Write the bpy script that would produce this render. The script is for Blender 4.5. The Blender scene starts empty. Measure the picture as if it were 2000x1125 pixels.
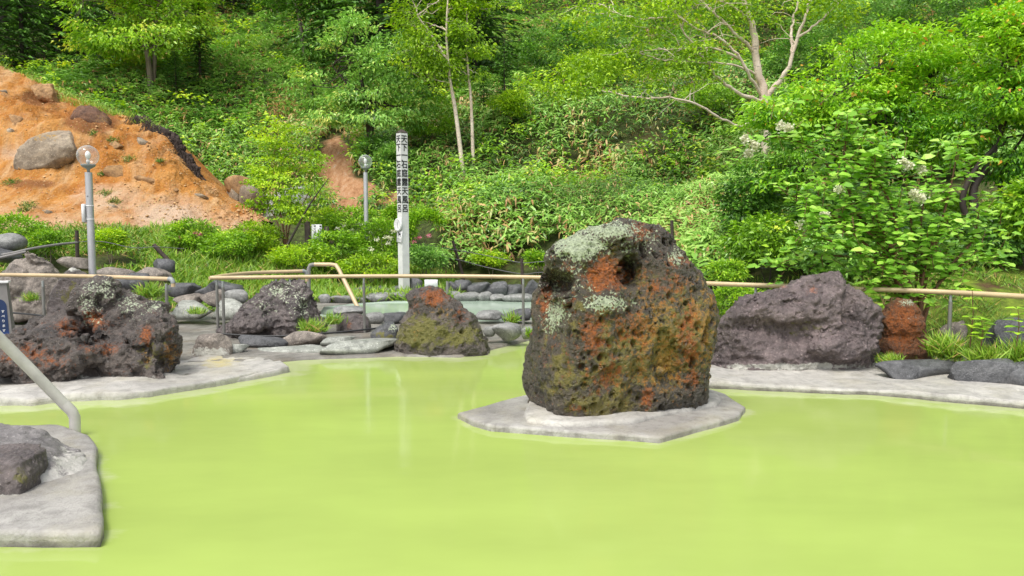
import bpy, math, random
import numpy as np
from mathutils import Vector, Matrix
R = math.radians
SC = bpy.context.scene
COL = SC.collection

# ------------------------------------------------------------------ camera, sky, sun, exposure
CAM_H, F_PX, HORIZON = 1.6, 1500.0, 450.0
PITCH = math.atan((562.5 - HORIZON) / F_PX)
cam_d = bpy.data.cameras.new('camera'); cam = bpy.data.objects.new('camera', cam_d); COL.objects.link(cam)
cam_d.sensor_width = 36; cam_d.lens = F_PX / 2000 * 36; cam_d.clip_start = .05; cam_d.clip_end = 900
cam.location = (0, 0, CAM_H); cam.rotation_euler = (R(90) - PITCH, 0, 0)
SC.camera = cam

SUN_EL, SUN_AZ = 62.0, -150.0          # azimuth measured clockwise from +Y (sun behind, to the left of the camera)
world = bpy.data.worlds.new('World'); SC.world = world; world.use_nodes = True
wn = world.node_tree.nodes; wl = world.node_tree.links
sky = wn.new('ShaderNodeTexSky'); sky.sky_type = 'NISHITA'; sky.sun_disc = False
sky.sun_elevation = R(SUN_EL); sky.sun_rotation = R(SUN_AZ); sky.air_density = 1.0; sky.dust_density = 3.0; sky.ozone_density = .6
hs = wn.new('ShaderNodeHueSaturation'); hs.inputs['Saturation'].default_value = .3
wl.new(sky.outputs[0], hs.inputs['Color']); wl.new(hs.outputs[0], wn['Background'].inputs['Color'])
wn['Background'].inputs['Strength'].default_value = .15
sun_d = bpy.data.lights.new('sun', 'SUN'); sun_d.energy = 1.5; sun_d.angle = R(22); sun_d.color = (1, .96, .88)
sun = bpy.data.objects.new('sun', sun_d); COL.objects.link(sun)
_az, _el = R(SUN_AZ), R(SUN_EL)
sun_dir = Vector((math.sin(_az) * math.cos(_el), math.cos(_az) * math.cos(_el), math.sin(_el)))
sun.rotation_euler = sun_dir.to_track_quat('Z', 'Y').to_euler(); sun.location = (0, 0, 60)
SC.view_settings.view_transform = 'Standard'; SC.view_settings.look = 'None'
SC.view_settings.exposure = .85; SC.view_settings.gamma = 1; SC.view_settings.use_curve_mapping = False
SC.render.engine = 'CYCLES'; SC.cycles.max_bounces = 6; SC.cycles.transparent_max_bounces = 12
SC.cycles.diffuse_bounces = 3; SC.cycles.glossy_bounces = 3; SC.cycles.caustics_reflective = False

# ------------------------------------------------------------------ geometry helpers
_cp, _sp = math.cos(PITCH), math.sin(PITCH)
def ray(u, v):
    a, b = (u - 1000) / F_PX, (562.5 - v) / F_PX
    return np.array((a, _cp + _sp * b, -_sp + _cp * b))
def P(u, v, Y):                      # point at picture position u, v standing Y metres away
    d = ray(u, v); return np.array((0, 0, CAM_H)) + d * (Y / d[1])
def G(u, v, z=0.0):                  # point on the level z
    d = ray(u, v); return np.array((0, 0, CAM_H)) + d * ((z - CAM_H) / d[2])
def XU(u, Y, z=1.0):                 # x for picture column u at distance Y
    return (u - 1000) / F_PX * (Y * _cp - (z - CAM_H) * _sp)
def proj(p):
    p = np.atleast_2d(p); z = p[:, 2] - CAM_H
    f = p[:, 1] * _cp - z * _sp; h = p[:, 1] * _sp + z * _cp
    return 1000 + F_PX * p[:, 0] / f, 562.5 - F_PX * h / f

def _hash(ix, iy, iz, seed):
    h = (ix.astype(np.int64) * 374761393 + iy.astype(np.int64) * 668265263 + iz.astype(np.int64) * 2147483647 + seed * 974711) & 0xffffffff
    h = ((h ^ (h >> 13)) * 1274126177) & 0xffffffff
    h = ((h ^ (h >> 16)) * 2246822519) & 0xffffffff
    return ((h ^ (h >> 15)) & 0xffffff) / float(0xffffff)
def vnoise(p, seed=0):
    i = np.floor(p); f = p - i; i = i.astype(np.int64); f = f * f * f * (f * (f * 6 - 15) + 10)
    r = 0
    for dx in (0, 1):
        for dy in (0, 1):
            for dz in (0, 1):
                w = (f[:, 0] if dx else 1 - f[:, 0]) * (f[:, 1] if dy else 1 - f[:, 1]) * (f[:, 2] if dz else 1 - f[:, 2])
                r = r + w * _hash(i[:, 0] + dx, i[:, 1] + dy, i[:, 2] + dz, seed)
    return r * 2 - 1
ROT = np.array(((.36, .48, -.8), (-.8, .6, 0), (.48, .64, .6)))
def fbm(p, freq=1.0, oct=4, seed=0, ridged=False, gain=.5):
    q = p * freq; a = 1.0; s = 0; t = 0
    for k in range(oct):
        n = vnoise(q, seed + k * 17)
        s = s + a * ((1 - 2 * np.abs(n)) if ridged else n); t += a; a *= gain; q = q @ ROT.T * 2.03 + 3.7
    return s / t
def voro(p, freq, seed=0):
    q = p * freq; i = np.floor(q).astype(np.int64); best = np.full(len(p), 9.0); rid = np.zeros(len(p))
    for dx in (-1, 0, 1):
        for dy in (-1, 0, 1):
            for dz in (-1, 0, 1):
                c = i + np.array((dx, dy, dz))
                o = np.stack([_hash(c[:, 0], c[:, 1], c[:, 2], seed + k) for k in (1, 2, 3)], 1)
                d = np.linalg.norm(c + o - q, axis=1); m = d < best
                best = np.where(m, d, best); rid = np.where(m, _hash(c[:, 0], c[:, 1], c[:, 2], seed + 9), rid)
    return best, rid
def norm(v): return v / (np.linalg.norm(v, axis=-1, keepdims=True) + 1e-9)
def smooth01(a, b, x): t = np.clip((x - a) / (b - a), 0, 1); return t * t * (3 - 2 * t)

def mesh_np(name, V, loops, starts, mat=None, smooth=True, attrs=None):
    me = bpy.data.meshes.new(name)
    me.vertices.add(len(V)); me.vertices.foreach_set('co', np.asarray(V, np.float32).ravel())
    me.loops.add(len(loops)); me.loops.foreach_set('vertex_index', np.asarray(loops, np.int32))
    me.polygons.add(len(starts)); me.polygons.foreach_set('loop_start', np.asarray(starts, np.int32))
    me.update(calc_edges=True); me.validate()
    me.polygons.foreach_set('use_smooth', np.full(len(me.polygons), smooth))
    if attrs:
        for k, a in attrs.items():
            me.attributes.new(k, 'FLOAT', 'POINT').data.foreach_set('value', np.asarray(a, np.float32))
    if mat: me.materials.append(mat)
    return me
def mesh_py(name, V, F, mat=None, smooth=True, attrs=None):
    loops = np.fromiter((i for f in F for i in f), np.int32); ln = np.array([len(f) for f in F])
    return mesh_np(name, V, loops, np.concatenate(([0], np.cumsum(ln)[:-1])), mat, smooth, attrs)
def obj(name, me, parent=None, **props):
    o = bpy.data.objects.new(name, me); COL.objects.link(o)
    if parent is not None: o.parent = parent
    for k, v in props.items(): o[k] = v
    return o
def thing(name, loc, label, category, group=None):
    o = bpy.data.objects.new(name, None); COL.objects.link(o); o.location = Vector([float(x) for x in loc]); o.empty_display_size = .2
    o['label'] = label; o['category'] = category
    if group: o['group'] = group
    return o
class MB:
    def __init__(s): s.V = []; s.F = []
    def add(s, V, F):
        n = len(s.V); s.V.extend([tuple(map(float, v)) for v in V]); s.F.extend([tuple(i + n for i in f) for f in F]); return s
    def tube(s, path, rad, seg=8, cap=True):
        p = np.array(path, float); n = len(p); rad = np.broadcast_to(np.array(rad, float), (n,))
        t = np.gradient(p, axis=0); t = norm(t)
        ref = np.array((0, 0, 1.0)) if abs(t[0][2]) < .9 else np.array((1.0, 0, 0))
        V = []; a = np.arange(seg) / seg * 2 * math.pi
        x = norm(np.cross(ref, t[0]))
        for k in range(n):
            x = norm(x - t[k] * np.dot(x, t[k])); y = np.cross(t[k], x)
            V.extend(p[k] + rad[k] * (math.cos(q) * x + math.sin(q) * y) for q in a)
        F = [(k * seg + j, k * seg + (j + 1) % seg, (k + 1) * seg + (j + 1) % seg, (k + 1) * seg + j) for k in range(n - 1) for j in range(seg)]
        if cap: V = V + V[:seg] + V[(n - 1) * seg:n * seg]; F += [tuple(n * seg + j for j in range(seg - 1, -1, -1)), tuple((n + 1) * seg + j for j in range(seg))]
        return s.add(V, F)
    def lathe(s, prof, seg=20, c=(0, 0, 0)):
        V = []; F = []
        for r, z in prof: V += [(c[0] + r * math.cos(q / seg * 2 * math.pi), c[1] + r * math.sin(q / seg * 2 * math.pi), c[2] + z) for q in range(seg)]
        n = len(prof)
        F = [(k * seg + j, k * seg + (j + 1) % seg, (k + 1) * seg + (j + 1) % seg, (k + 1) * seg + j) for k in range(n - 1) for j in range(seg)]
        F += [tuple(range(seg - 1, -1, -1)), tuple((n - 1) * seg + j for j in range(seg))]
        return s.add(V, F)
    def box(s, c, d, rz=0, bev=0):
        x, y, z = d[0] / 2, d[1] / 2, d[2] / 2
        if bev:
            xs = [(x, y - bev), (x - bev, y), (-x + bev, y), (-x, y - bev), (-x, -y + bev), (-x + bev, -y), (x - bev, -y), (x, -y + bev)]
            rings = [([(a * (1 - bev / x), b * (1 - bev / y)) for a, b in xs], -z), (xs, -z + bev), (xs, z - bev), ([(a * (1 - bev / x), b * (1 - bev / y)) for a, b in xs], z)]
            V = [(a, b, h) for r, h in rings for a, b in r]; k = 8
        else:
            V = [(a, b, h) for h in (-z, z) for a, b in ((x, -y), (x, y), (-x, y), (-x, -y))]; k = 4
        m = len(V) // k
        F = [(i * k + j, i * k + (j + 1) % k, (i + 1) * k + (j + 1) % k, (i + 1) * k + j) for i in range(m - 1) for j in range(k)] + [tuple(range(k - 1, -1, -1)), tuple((m - 1) * k + j for j in range(k))]
        ca, sa = math.cos(rz), math.sin(rz)
        return s.add([(c[0] + a * ca - b * sa, c[1] + a * sa + b * ca, c[2] + h) for a, b, h in V], F)
    def mesh(s, name, mat, smooth=True): return mesh_py(name, s.V, s.F, mat, smooth)
    def build(s, name, mat, parent=None, smooth=True, **props): return obj(name, s.mesh(name, mat, smooth), parent, **props)
def spline(pts, n=6):
    p = np.array(pts, float); out = []
    q = np.vstack((2 * p[0] - p[1], p, 2 * p[-1] - p[-2]))
    for i in range(1, len(q) - 2):
        for k in range(n):
            t = k / n
            out.append(.5 * ((2 * q[i]) + (q[i + 1] - q[i - 1]) * t + (2 * q[i - 1] - 5 * q[i] + 4 * q[i + 1] - q[i + 2]) * t * t + (3 * q[i] - q[i - 1] - 3 * q[i + 1] + q[i + 2]) * t ** 3))
    out.append(p[-1]); return np.array(out)

# ------------------------------------------------------------------ materials
class Mat:
    def __init__(s, name):
        s.m = bpy.data.materials.new(name); s.m.use_nodes = True; s.t = s.m.node_tree; s.b = s.t.nodes['Principled BSDF']; s.out = s.t.nodes['Material Output']
    def n(s, typ, ins=None, **kw):
        nd = s.t.nodes.new('ShaderNode' + typ)
        for k, v in kw.items(): setattr(nd, k, v)
        for k, v in (ins or {}).items(): s.set(nd.inputs[k], v)
        return nd
    def set(s, sock, v):
        if hasattr(v, 'is_output'): s.t.links.new(v, sock)
        elif isinstance(v, (tuple, list)) and len(v) == 3 and sock.type == 'RGBA': sock.default_value = (*v, 1)
        else: sock.default_value = v
    def co(s, scale=1.0):
        g = s.n('NewGeometry').outputs['Position']
        return s.n('VectorMath', {0: g, 1: (scale,) * 3 if not isinstance(scale, tuple) else scale}, operation='MULTIPLY').outputs[0]
    def noise(s, scale, detail=5, rough=.6, vec=None, dist=0.0):
        return s.n('TexNoise', {'Vector': vec or s.co(), 'Scale': scale, 'Detail': detail, 'Roughness': rough, 'Distortion': dist}).outputs['Fac']
    def vor(s, scale, feature='F1', vec=None, out='Distance'):
        return s.n('TexVoronoi', {'Vector': vec or s.co(), 'Scale': scale}, feature=feature).outputs[out]
    def ramp(s, fac, stops, interp='LINEAR'):
        r = s.n('ValToRGB', {'Fac': fac}); e = r.color_ramp.elements; r.color_ramp.interpolation = interp
        while len(e) < len(stops): e.new(.5)
        for x, (p, c) in zip(e, stops): x.position = p; x.color = (*c, 1) if not isinstance(c, (int, float)) else (c, c, c, 1)
        return r.outputs[0]
    def mix(s, fac, a, b, mode='MIX'):
        m = s.n('Mix', data_type='RGBA', blend_type=mode); s.set(m.inputs[0], fac); s.set(m.inputs[6], a); s.set(m.inputs[7], b); return m.outputs[2]
    def math(s, op, a, b=0.0, c=None, clamp=False):
        m = s.n('Math', operation=op, use_clamp=clamp); s.set(m.inputs[0], a); s.set(m.inputs[1], b)
        if c is not None: s.set(m.inputs[2], c)
        return m.outputs[0]
    def attr(s, name): return s.n('Attribute', attribute_name=name).outputs['Fac']
    def bump(s, h, strength=.5, dist=.02, nrm=None):
        b = s.n('Bump', {'Height': h, 'Strength': strength, 'Distance': dist})
        if nrm is not None: s.set(b.inputs['Normal'], nrm)
        s.set(s.b.inputs['Normal'], b.outputs[0]); return b.outputs[0]
    def p(s, **kw):
        for k, v in kw.items(): s.set(s.b.inputs[k.replace('_', ' ')], v)
        return s.m
def plain(name, col, rough=.5, metal=0.0, var=.12, scale=9, bump=0.0, spec=.5):
    m = Mat(name); n = m.noise(scale, 6)
    c = m.mix(m.ramp(n, [(.3, 0.), (.7, 1.)]), tuple(x * (1 - var) for x in col), tuple(min(1, x * (1 + var)) for x in col))
    if bump: m.bump(m.noise(scale * 6, 4), bump, .01)
    return m.p(Base_Color=c, Roughness=rough, Metallic=metal, Specular_IOR_Level=spec)
def leaf_mat(name, stops, rough=.45, trans=.35, spec=.5, vscale=.6):
    trans = trans * .75
    m = Mat(name); t = m.attr('tint'); n = m.noise(vscale, 3)
    f = m.math('ADD', t, m.math('MULTIPLY', m.math('SUBTRACT', n, .5), .25), clamp=True)
    c = m.ramp(f, stops)
    m.p(Base_Color=c, Roughness=rough, Specular_IOR_Level=spec)
    tr = m.n('BsdfTranslucent', {'Color': m.mix(.5, c, m.n('Hsv' if False else 'HueSaturation', {'Color': c, 'Saturation': 1.1, 'Value': 1.5}).outputs[0])})
    mx = m.n('MixShader', {0: trans, 1: m.b.outputs[0], 2: tr.outputs[0]}); m.t.links.new(mx.outputs[0], m.out.inputs[0])
    return m.m
def rock_mat(name, dark, light, rust=(.27, .078, .013), lichen=(.42, .47, .33), olive=(.14, .13, .03), ochre=(.3, .175, .035), pale=(.55, .54, .48), scale=3.0, rough=.5, bump=.6, pores=1.0, spec=.5):
    m = Mat(name)
    n1 = m.noise(scale, 8, .65); n2 = m.noise(scale * 4.3, 6, .7); n3 = m.noise(scale * 13, 5, .7)
    c = m.mix(m.ramp(n1, [(.32, 0.), (.68, 1.)]), dark, light)
    c = m.mix(m.ramp(n2, [(.4, 0.), (.7, .75)]), c, tuple(x * .4 for x in dark)); c = m.mix(m.ramp(m.noise(scale * 16, 3, .6), [(.6, 0.), (.72, .55)]), c, tuple(min(1, x * 1.9) for x in light))
    nb = m.math('MULTIPLY_ADD', m.noise(scale * 1.7, 6, .65), .45, m.math('MULTIPLY', n2, .55)); na = m.math('MULTIPLY_ADD', m.noise(scale * 2.3, 6, .7, m.co((1, 1, .6))), .4, m.math('MULTIPLY', m.noise(scale * 7.1, 5, .7), .6))
    def layer(c, at, col, lo, hi, nn, k=1.0):
        a = m.math('MULTIPLY', m.attr(at), k)
        f = m.math('ADD', m.math('MULTIPLY', m.math('SUBTRACT', nn, .5), 2.6), m.math('MULTIPLY', a, .95))
        f = m.math('MULTIPLY', m.ramp(f, [(lo, 0.), (hi, 1.)]), m.ramp(a, [(.03, 0.), (.22, 1.)]))
        return m.mix(f, c, col)
    c = layer(c, 'olive', m.mix(n3, tuple(x * .6 for x in olive), tuple(x * 1.5 for x in olive)), .4, .62, nb)
    c = layer(c, 'ochre', m.mix(n3, tuple(x * .7 for x in ochre), tuple(x * 1.3 for x in ochre)), .45, .65, na)
    c = layer(c, 'rust', m.mix(m.ramp(n3, [(.35, 0.), (.65, 1.)]), tuple(x * .45 for x in rust), tuple(x * 1.45 for x in rust)), .36, .68, na)
    c = layer(c, 'pale', m.mix(n3, tuple(x * .8 for x in pale), pale), .4, .6, nb)
    lic = m.mix(m.ramp(n3, [(.4, 0.), (.6, 1.)]), tuple(x * .7 for x in lichen), tuple(min(1, x * 1.25) for x in lichen))
    sp = m.math('ADD', m.math('MULTIPLY', m.noise(scale * 9, 4, .7), .6), m.math('MULTIPLY', m.vor(scale * 14), .45))
    c = layer(c, 'lichen', lic, .5, .58, m.math('MULTIPLY_ADD', m.noise(scale * 2.6, 5, .7), .35, m.math('MULTIPLY', sp, .65)))
    h = m.math('ADD', m.math('MULTIPLY', n2, .6), m.math('MULTIPLY', n3, .5))
    pv = m.ramp(m.vor(scale * 7), [(.0, 0.), (.28, 1.)])
    h = m.math('ADD', h, m.math('MULTIPLY', pv, .35 * pores))
    m.bump(h, bump, .06)
    return m.p(Base_Color=c, Roughness=m.math('ADD', rough - .12, m.math('MULTIPLY', n3, .3)), Specular_IOR_Level=spec)
M = {}
M['lava'] = rock_mat('lava rock', (.045, .038, .034), (.18, .145, .125), scale=3.2, rough=.36, bump=1.0, spec=.6)
M['lava_island'] = rock_mat('wet olive lava rock', (.034, .03, .022), (.12, .092, .062), rust=(.3, .085, .012), olive=(.15, .125, .025), ochre=(.33, .185, .03), lichen=(.4, .46, .3), scale=3.4, rough=.3, bump=1.0, spec=.7)
M['lava_dark'] = rock_mat('dark lava rock', (.06, .05, .05), (.2, .165, .155), rust=(.3, .11, .04), scale=3.0, rough=.42, bump=.8)
M['lava_purple'] = rock_mat('purple grey lava', (.07, .052, .053), (.245, .19, .185), rust=(.3, .13, .08), scale=2.6, rough=.38, bump=.9, pores=.9, spec=.6)
M['lava_rust'] = rock_mat('rusty lava', (.09, .04, .02), (.24, .11, .05), scale=6, rough=.5, bump=.9)
M['stone_grey'] = rock_mat('grey pool stone', (.15, .15, .145), (.33, .33, .31), scale=4, rough=.5, bump=.35, pores=.3)
M['stone_dark'] = rock_mat('dark wet stone', (.05, .052, .056), (.15, .15, .155), scale=4, rough=.4, bump=.5, pores=.5)
M['stone_brown'] = rock_mat('brown grey stone', (.12, .1, .085), (.36, .31, .26), scale=3, rough=.6, bump=.6, pores=.5)
M['stone_slab'] = rock_mat('flat slab stone', (.2, .21, .18), (.44, .45, .4), scale=3, rough=.45, bump=.35, pores=.2)
M['ochre_stone'] = rock_mat('ochre boulder', (.2, .1, .035), (.44, .26, .11), scale=2.2, rough=.75, bump=.5, pores=.2)
M['boulder'] = rock_mat('weathered boulder', (.17, .13, .09), (.38, .31, .22), scale=1.6, rough=.75, bump=.5, pores=.3)
M['hump'] = rock_mat('mortared rock', (.12, .11, .11), (.3, .28, .27), pale=(.5, .48, .44), scale=3.5, rough=.5, bump=.5, pores=.3)
M['gravel'] = plain('ochre gravel', (.42, .26, .12), .9, var=.35, scale=5)
M['rail'] = plain('tan resin rail', (.5, .38, .22), .38, var=.15, scale=4)
M['steel'] = plain('grey steel post', (.2, .195, .18), .4, .3, var=.15, scale=6)
M['galv'] = plain('galvanised pole', (.5, .5, .52), .38, .55, var=.1, scale=5)
M['pipe'] = plain('bleached resin pipe', (.5, .475, .45), .5, var=.15, scale=9, bump=.15)
M['white_paint'] = plain('weathered white paint', (.62, .62, .6), .55, var=.1, scale=6, bump=.1)
M['black_paint'] = plain('black lettering', (.012, .012, .014), .5)
M['clock_face'] = plain('clock face', (.7, .68, .6), .4)
M['wood_dark'] = plain('dark old timber', (.05, .035, .028), .8, var=.4, scale=14, bump=.5)
M['rope'] = plain('wire rope', (.1, .1, .1), .6)
M['hose'] = plain('black hose', (.015, .015, .016), .5)
M['pipe_grey'] = plain('grey conduit', (.2, .19, .18), .6)
M['lamp_bulb'] = plain('white lamp bulb', (.85, .85, .82), .3)
M['lamp_base'] = plain('grey lamp base', (.25, .27, .26), .45)
M['label_white'] = plain('white print', (.68, .68, .68), .5)
def glass_mat():
    m = Mat('clear globe glass'); g = m.n('BsdfGlossy', {'Roughness': .06, 'Color': (.9, .9, .9)}); t = m.n('BsdfTransparent', {'Color': (.93, .94, .94)}); d = m.n('BsdfDiffuse', {'Color': (.75, .75, .75)})
    fc = m.n('LayerWeight', {'Blend': .5}).outputs['Facing']
    a = m.n('MixShader', {0: m.math('MULTIPLY_ADD', m.math('POWER', fc, 2.5), .45, .1), 1: t.outputs[0], 2: d.outputs[0]})
    b = m.n('MixShader', {0: m.math('MULTIPLY_ADD', m.math('POWER', fc, 4.0), .3, .03), 1: a.outputs[0], 2: g.outputs[0]}); m.t.links.new(b.outputs[0], m.out.inputs[0]); return m.m
M['glass'] = glass_mat()
def concrete(name, a, b, stain=(.34, .3, .16), sk=.3, rough=.5):
    m = Mat(name); n1 = m.noise(1.3, 8, .6); n2 = m.noise(7, 8, .7); n3 = m.noise(40, 4, .7)
    c = m.mix(m.ramp(n1, [(.3, 0.), (.7, 1.)]), a, b); c = m.mix(m.ramp(n2, [(.45, 0.), (.72, .8)]), c, tuple(x * .55 for x in a))
    c = m.mix(m.math('MULTIPLY', m.ramp(m.noise(2.1, 5), [(.5, 0.), (.7, 1.)]), sk), c, stain)
    c = m.mix(m.ramp(m.math('ADD', m.attr('ochre'), m.math('MULTIPLY', m.math('SUBTRACT', n2, .5), .8)), [(.35, 0.), (.7, 1.)]), c, (.5, .42, .16))
    c = m.mix(m.ramp(m.math('ADD', m.attr('dark'), m.math('MULTIPLY', m.math('SUBTRACT', n2, .5), .9)), [(.3, 0.), (.75, 1.)]), c, (.13, .115, .11))
    cr = m.ramp(m.vor(1.7, 'DISTANCE_TO_EDGE', m.n('VectorMath', {0: m.co(), 1: m.n('TexNoise', {'Vector': m.co(), 'Scale': 3.}).outputs['Color']}, operation='ADD').outputs[0]), [(.0, 1.), (.012, 0.)])
    c = m.mix(m.math('MULTIPLY', cr, .35), c, (.12, .11, .1))
    m.bump(m.math('ADD', n2, m.math('MULTIPLY', n3, .45)), .6, .03)
    return m.p(Base_Color=c, Roughness=m.math('ADD', rough - .15, m.math('MULTIPLY', n2, .35)))
M['concrete'] = concrete('wet pool concrete', (.25, .235, .215), (.42, .405, .375))
M['concrete_pale'] = concrete('pale crusted concrete', (.31, .295, .27), (.54, .52, .475), sk=.25)
M['terrace'] = concrete('terrace paving', (.13, .12, .105), (.3, .285, .25), (.16, .12, .07), .5)
def water_mat(name, deep, shallow, rough, ior, bs):
    m = Mat(name); n = m.noise(.5, 4, .55, m.co((1, 2.2, 1)))
    c = m.mix(m.ramp(n, [(.35, 0.), (.65, 1.)]), tuple(x * .94 for x in deep), tuple(min(1, x * 1.05) for x in deep))
    e = m.math('ADD', m.attr('shallow'), m.math('MULTIPLY', m.math('SUBTRACT', m.noise(2.2, 6, .65, m.co((1, 1.8, 1))), .5), 1.6))
    c = m.mix(m.ramp(e, [(.32, 0.), (.6, 1.)]), c, shallow)
    wv = m.noise(1.6, 3, .5, m.co((1, 2.6, 1))); wf = m.noise(9, 2, .5, m.co((1, 2.2, 1)))
    m.bump(m.math('ADD', wv, m.math('MULTIPLY', wf, .12)), bs, .03)
    return m.p(Base_Color=c, Roughness=rough, IOR=ior)
M['water'] = water_mat('milky green spring water', (.31, .4, .1), (.37, .425, .19), .08, 1.24, .06)
M['water_pale'] = water_mat('pale turquoise spring water', (.36, .45, .36), (.46, .5, .42), .1, 1.25, .05)
def soil_mat():
    m = Mat('orange bare earth'); n1 = m.noise(.35, 6, .6); n2 = m.noise(1.6, 8, .65); n3 = m.noise(9, 6, .7)
    c = m.ramp(n2, [(.28, (.24, .088, .016)), (.5, (.38, .17, .04)), (.72, (.46, .245, .085))])
    st = m.noise(1.1, 6, .65, m.co((2.2, .45, .45)))
    c = m.mix(m.ramp(st, [(.46, 0.), (.66, .75)]), c, m.mix(n3, (.4, .25, .12), (.52, .36, .2)))
    c = m.mix(m.ramp(n1, [(.5, 0.), (.66, .6)]), c, (.3, .1, .018))
    c = m.mix(m.ramp(m.math('ADD', m.attr('pale'), m.math('MULTIPLY', m.math('SUBTRACT', n2, .5), .9)), [(.3, 0.), (.75, 1.)]), c, m.mix(n3, (.37, .25, .16), (.5, .38, .28)))
    c = m.mix(m.ramp(m.math('ADD', m.attr('dark'), m.math('MULTIPLY', m.math('SUBTRACT', n2, .5), .8)), [(.35, 0.), (.65, 1.)]), c, (.2, .085, .03))
    c = m.mix(m.ramp(n3, [(.5, 0.), (.85, .6)]), c, (.24, .11, .04))
    pb = m.vor(13, out='Color'); 
    c = m.mix(m.ramp(m.vor(13), [(.12, .55), (.25, 0.)]), c, m.mix(.6, (.62, .45, .26), pb, 'MULTIPLY'))
    h = m.math('ADD', n2, m.math('ADD', m.math('MULTIPLY', n3, .4), m.math('MULTIPLY', m.vor(13), -.35)))
    m.bump(h, .8, .09)
    return m.p(Base_Color=c, Roughness=.95, Specular_IOR_Level=.15)
M['soil'] = soil_mat()
def hill_mat():
    m = Mat('forest floor'); n2 = m.noise(1.3, 8, .65); n3 = m.noise(7, 6, .7)
    c = m.ramp(n3, [(.3, (.022, .025, .009)), (.5, (.05, .065, .018)), (.7, (.085, .12, .025))])
    c = m.mix(m.ramp(n2, [(.5, 0.), (.7, .8)]), c, (.1, .065, .03))
    bare = m.ramp(m.noise(2.2, 7, .7, m.co((2.5, 1, .6))), [(.3, (.2, .09, .04)), (.5, (.36, .19, .095)), (.62, (.4, .24, .14)), (.75, (.44, .4, .36))])
    c = m.mix(m.ramp(m.math('ADD', m.attr('bare'), m.math('MULTIPLY', m.math('SUBTRACT', n2, .5), .7)), [(.4, 0.), (.6, 1.)]), c, bare)
    moss = m.ramp(n3, [(.3, (.04, .05, .01)), (.5, (.12, .17, .02)), (.7, (.2, .26, .03))])
    moss = m.mix(m.ramp(m.noise(1.9, 6), [(.5, 0.), (.62, 1.)]), moss, (.09, .055, .025))
    c = m.mix(m.attr('moss'), c, moss)
    m.bump(m.math('ADD', n2, m.math('MULTIPLY', n3, .5)), .9, .12)
    return m.p(Base_Color=c, Roughness=.9, Specular_IOR_Level=.2)
M['hill'] = hill_mat()
M['ground'] = plain('plain earth', (.12, .1, .06), .9, scale=1)
G_ = lambda *a: a
M['sasa'] = leaf_mat('bamboo grass leaf', [(0, (0.033, 0.0825, 0.0154)), (.25, (0.099, 0.231, 0.0275)), (.5, (0.215, 0.429, 0.0517)), (.72, (0.341, 0.572, 0.105)), (.82, (0.506, 0.528, 0.187)), (.9, (0.605, 0.396, 0.154)), (1, (0.374, 0.198, 0.077))], .38, .28, .5)
M['grass'] = leaf_mat('grass blade', [(0, (0.0517, 0.116, 0.00825)), (.4, (0.146, 0.297, 0.0167)), (.75, (0.301, 0.474, 0.0361)), (.9, (0.474, 0.431, 0.113)), (1, (0.517, 0.309, 0.111))], .5, .35)
M['leaf_bright'] = leaf_mat('bright broad leaf', [(0, (0.0675, 0.15, 0.012)), (.4, (0.187, 0.382, 0.0186)), (.75, (0.446, 0.71, 0.0444)), (1, (0.75, 0.75, 0.104))], .4, .4)
M['leaf_hyd'] = leaf_mat('hydrangea leaf', [(0, (0.0431, 0.117, 0.011)), (.4, (0.122, 0.307, 0.0205)), (.75, (0.266, 0.523, 0.049)), (1, (0.468, 0.71, 0.114))], .4, .4)
M['leaf_yellow'] = leaf_mat('yellow green leaf', [(0, (0.0915, 0.179, 0.00932)), (.4, (0.255, 0.442, 0.0162)), (.75, (0.526, 0.736, 0.0277)), (1, (0.75, 0.75, 0.0644))], .45, .45)
M['leaf_blue'] = leaf_mat('blue green leaf', [(0, (0.0566, 0.125, 0.0267)), (.4, (0.177, 0.362, 0.0631)), (.75, (0.393, 0.685, 0.134)), (1, (0.75, 0.75, 0.209))], .4, .35)
M['leaf_dark'] = leaf_mat('dark leaf', [(0, (0.027, 0.0746, 0.0146)), (.4, (0.0841, 0.206, 0.0253)), (.75, (0.202, 0.443, 0.0431)), (1, (0.468, 0.75, 0.0754))], .45, .3)
M['leaf_tip'] = leaf_mat('orange tipped leaf', [(0, (0.0316, 0.106, 0.00807)), (.35, (0.0945, 0.284, 0.0136)), (.6, (0.262, 0.55, 0.0225)), (.8, (0.489, 0.72, 0.0344)), (.88, (0.75, 0.658, 0.0599)), (.95, (0.75, 0.406, 0.0647)), (1, (0.75, 0.255, 0.0522))], .4, .38)
M['needle'] = leaf_mat('conifer needles', [(0, (0.022, 0.061, 0.0146)), (.4, (0.0711, 0.173, 0.029)), (.75, (0.196, 0.414, 0.0565)), (1, (0.419, 0.752, 0.0886))], .55, .2)
M['needle_light'] = leaf_mat('light conifer needles', [(0, (0.0347, 0.095, 0.0131)), (.4, (0.103, 0.251, 0.0271)), (.75, (0.246, 0.494, 0.0566)), (1, (0.479, 0.78, 0.0941))], .55, .25)
M['petal'] = leaf_mat('cream flower petals', [(0, (.5, .52, .3)), (.5, (.72, .72, .52)), (1, (.85, .84, .72))], .6, .3)
M['petal_pink'] = leaf_mat('pink petals', [(0, (.6, .15, .22)), (1, (.8, .4, .45))], .6, .3)
M['root'] = plain('black root mat', (.045, .03, .024), .9, var=.5, scale=12, bump=.8)
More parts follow.
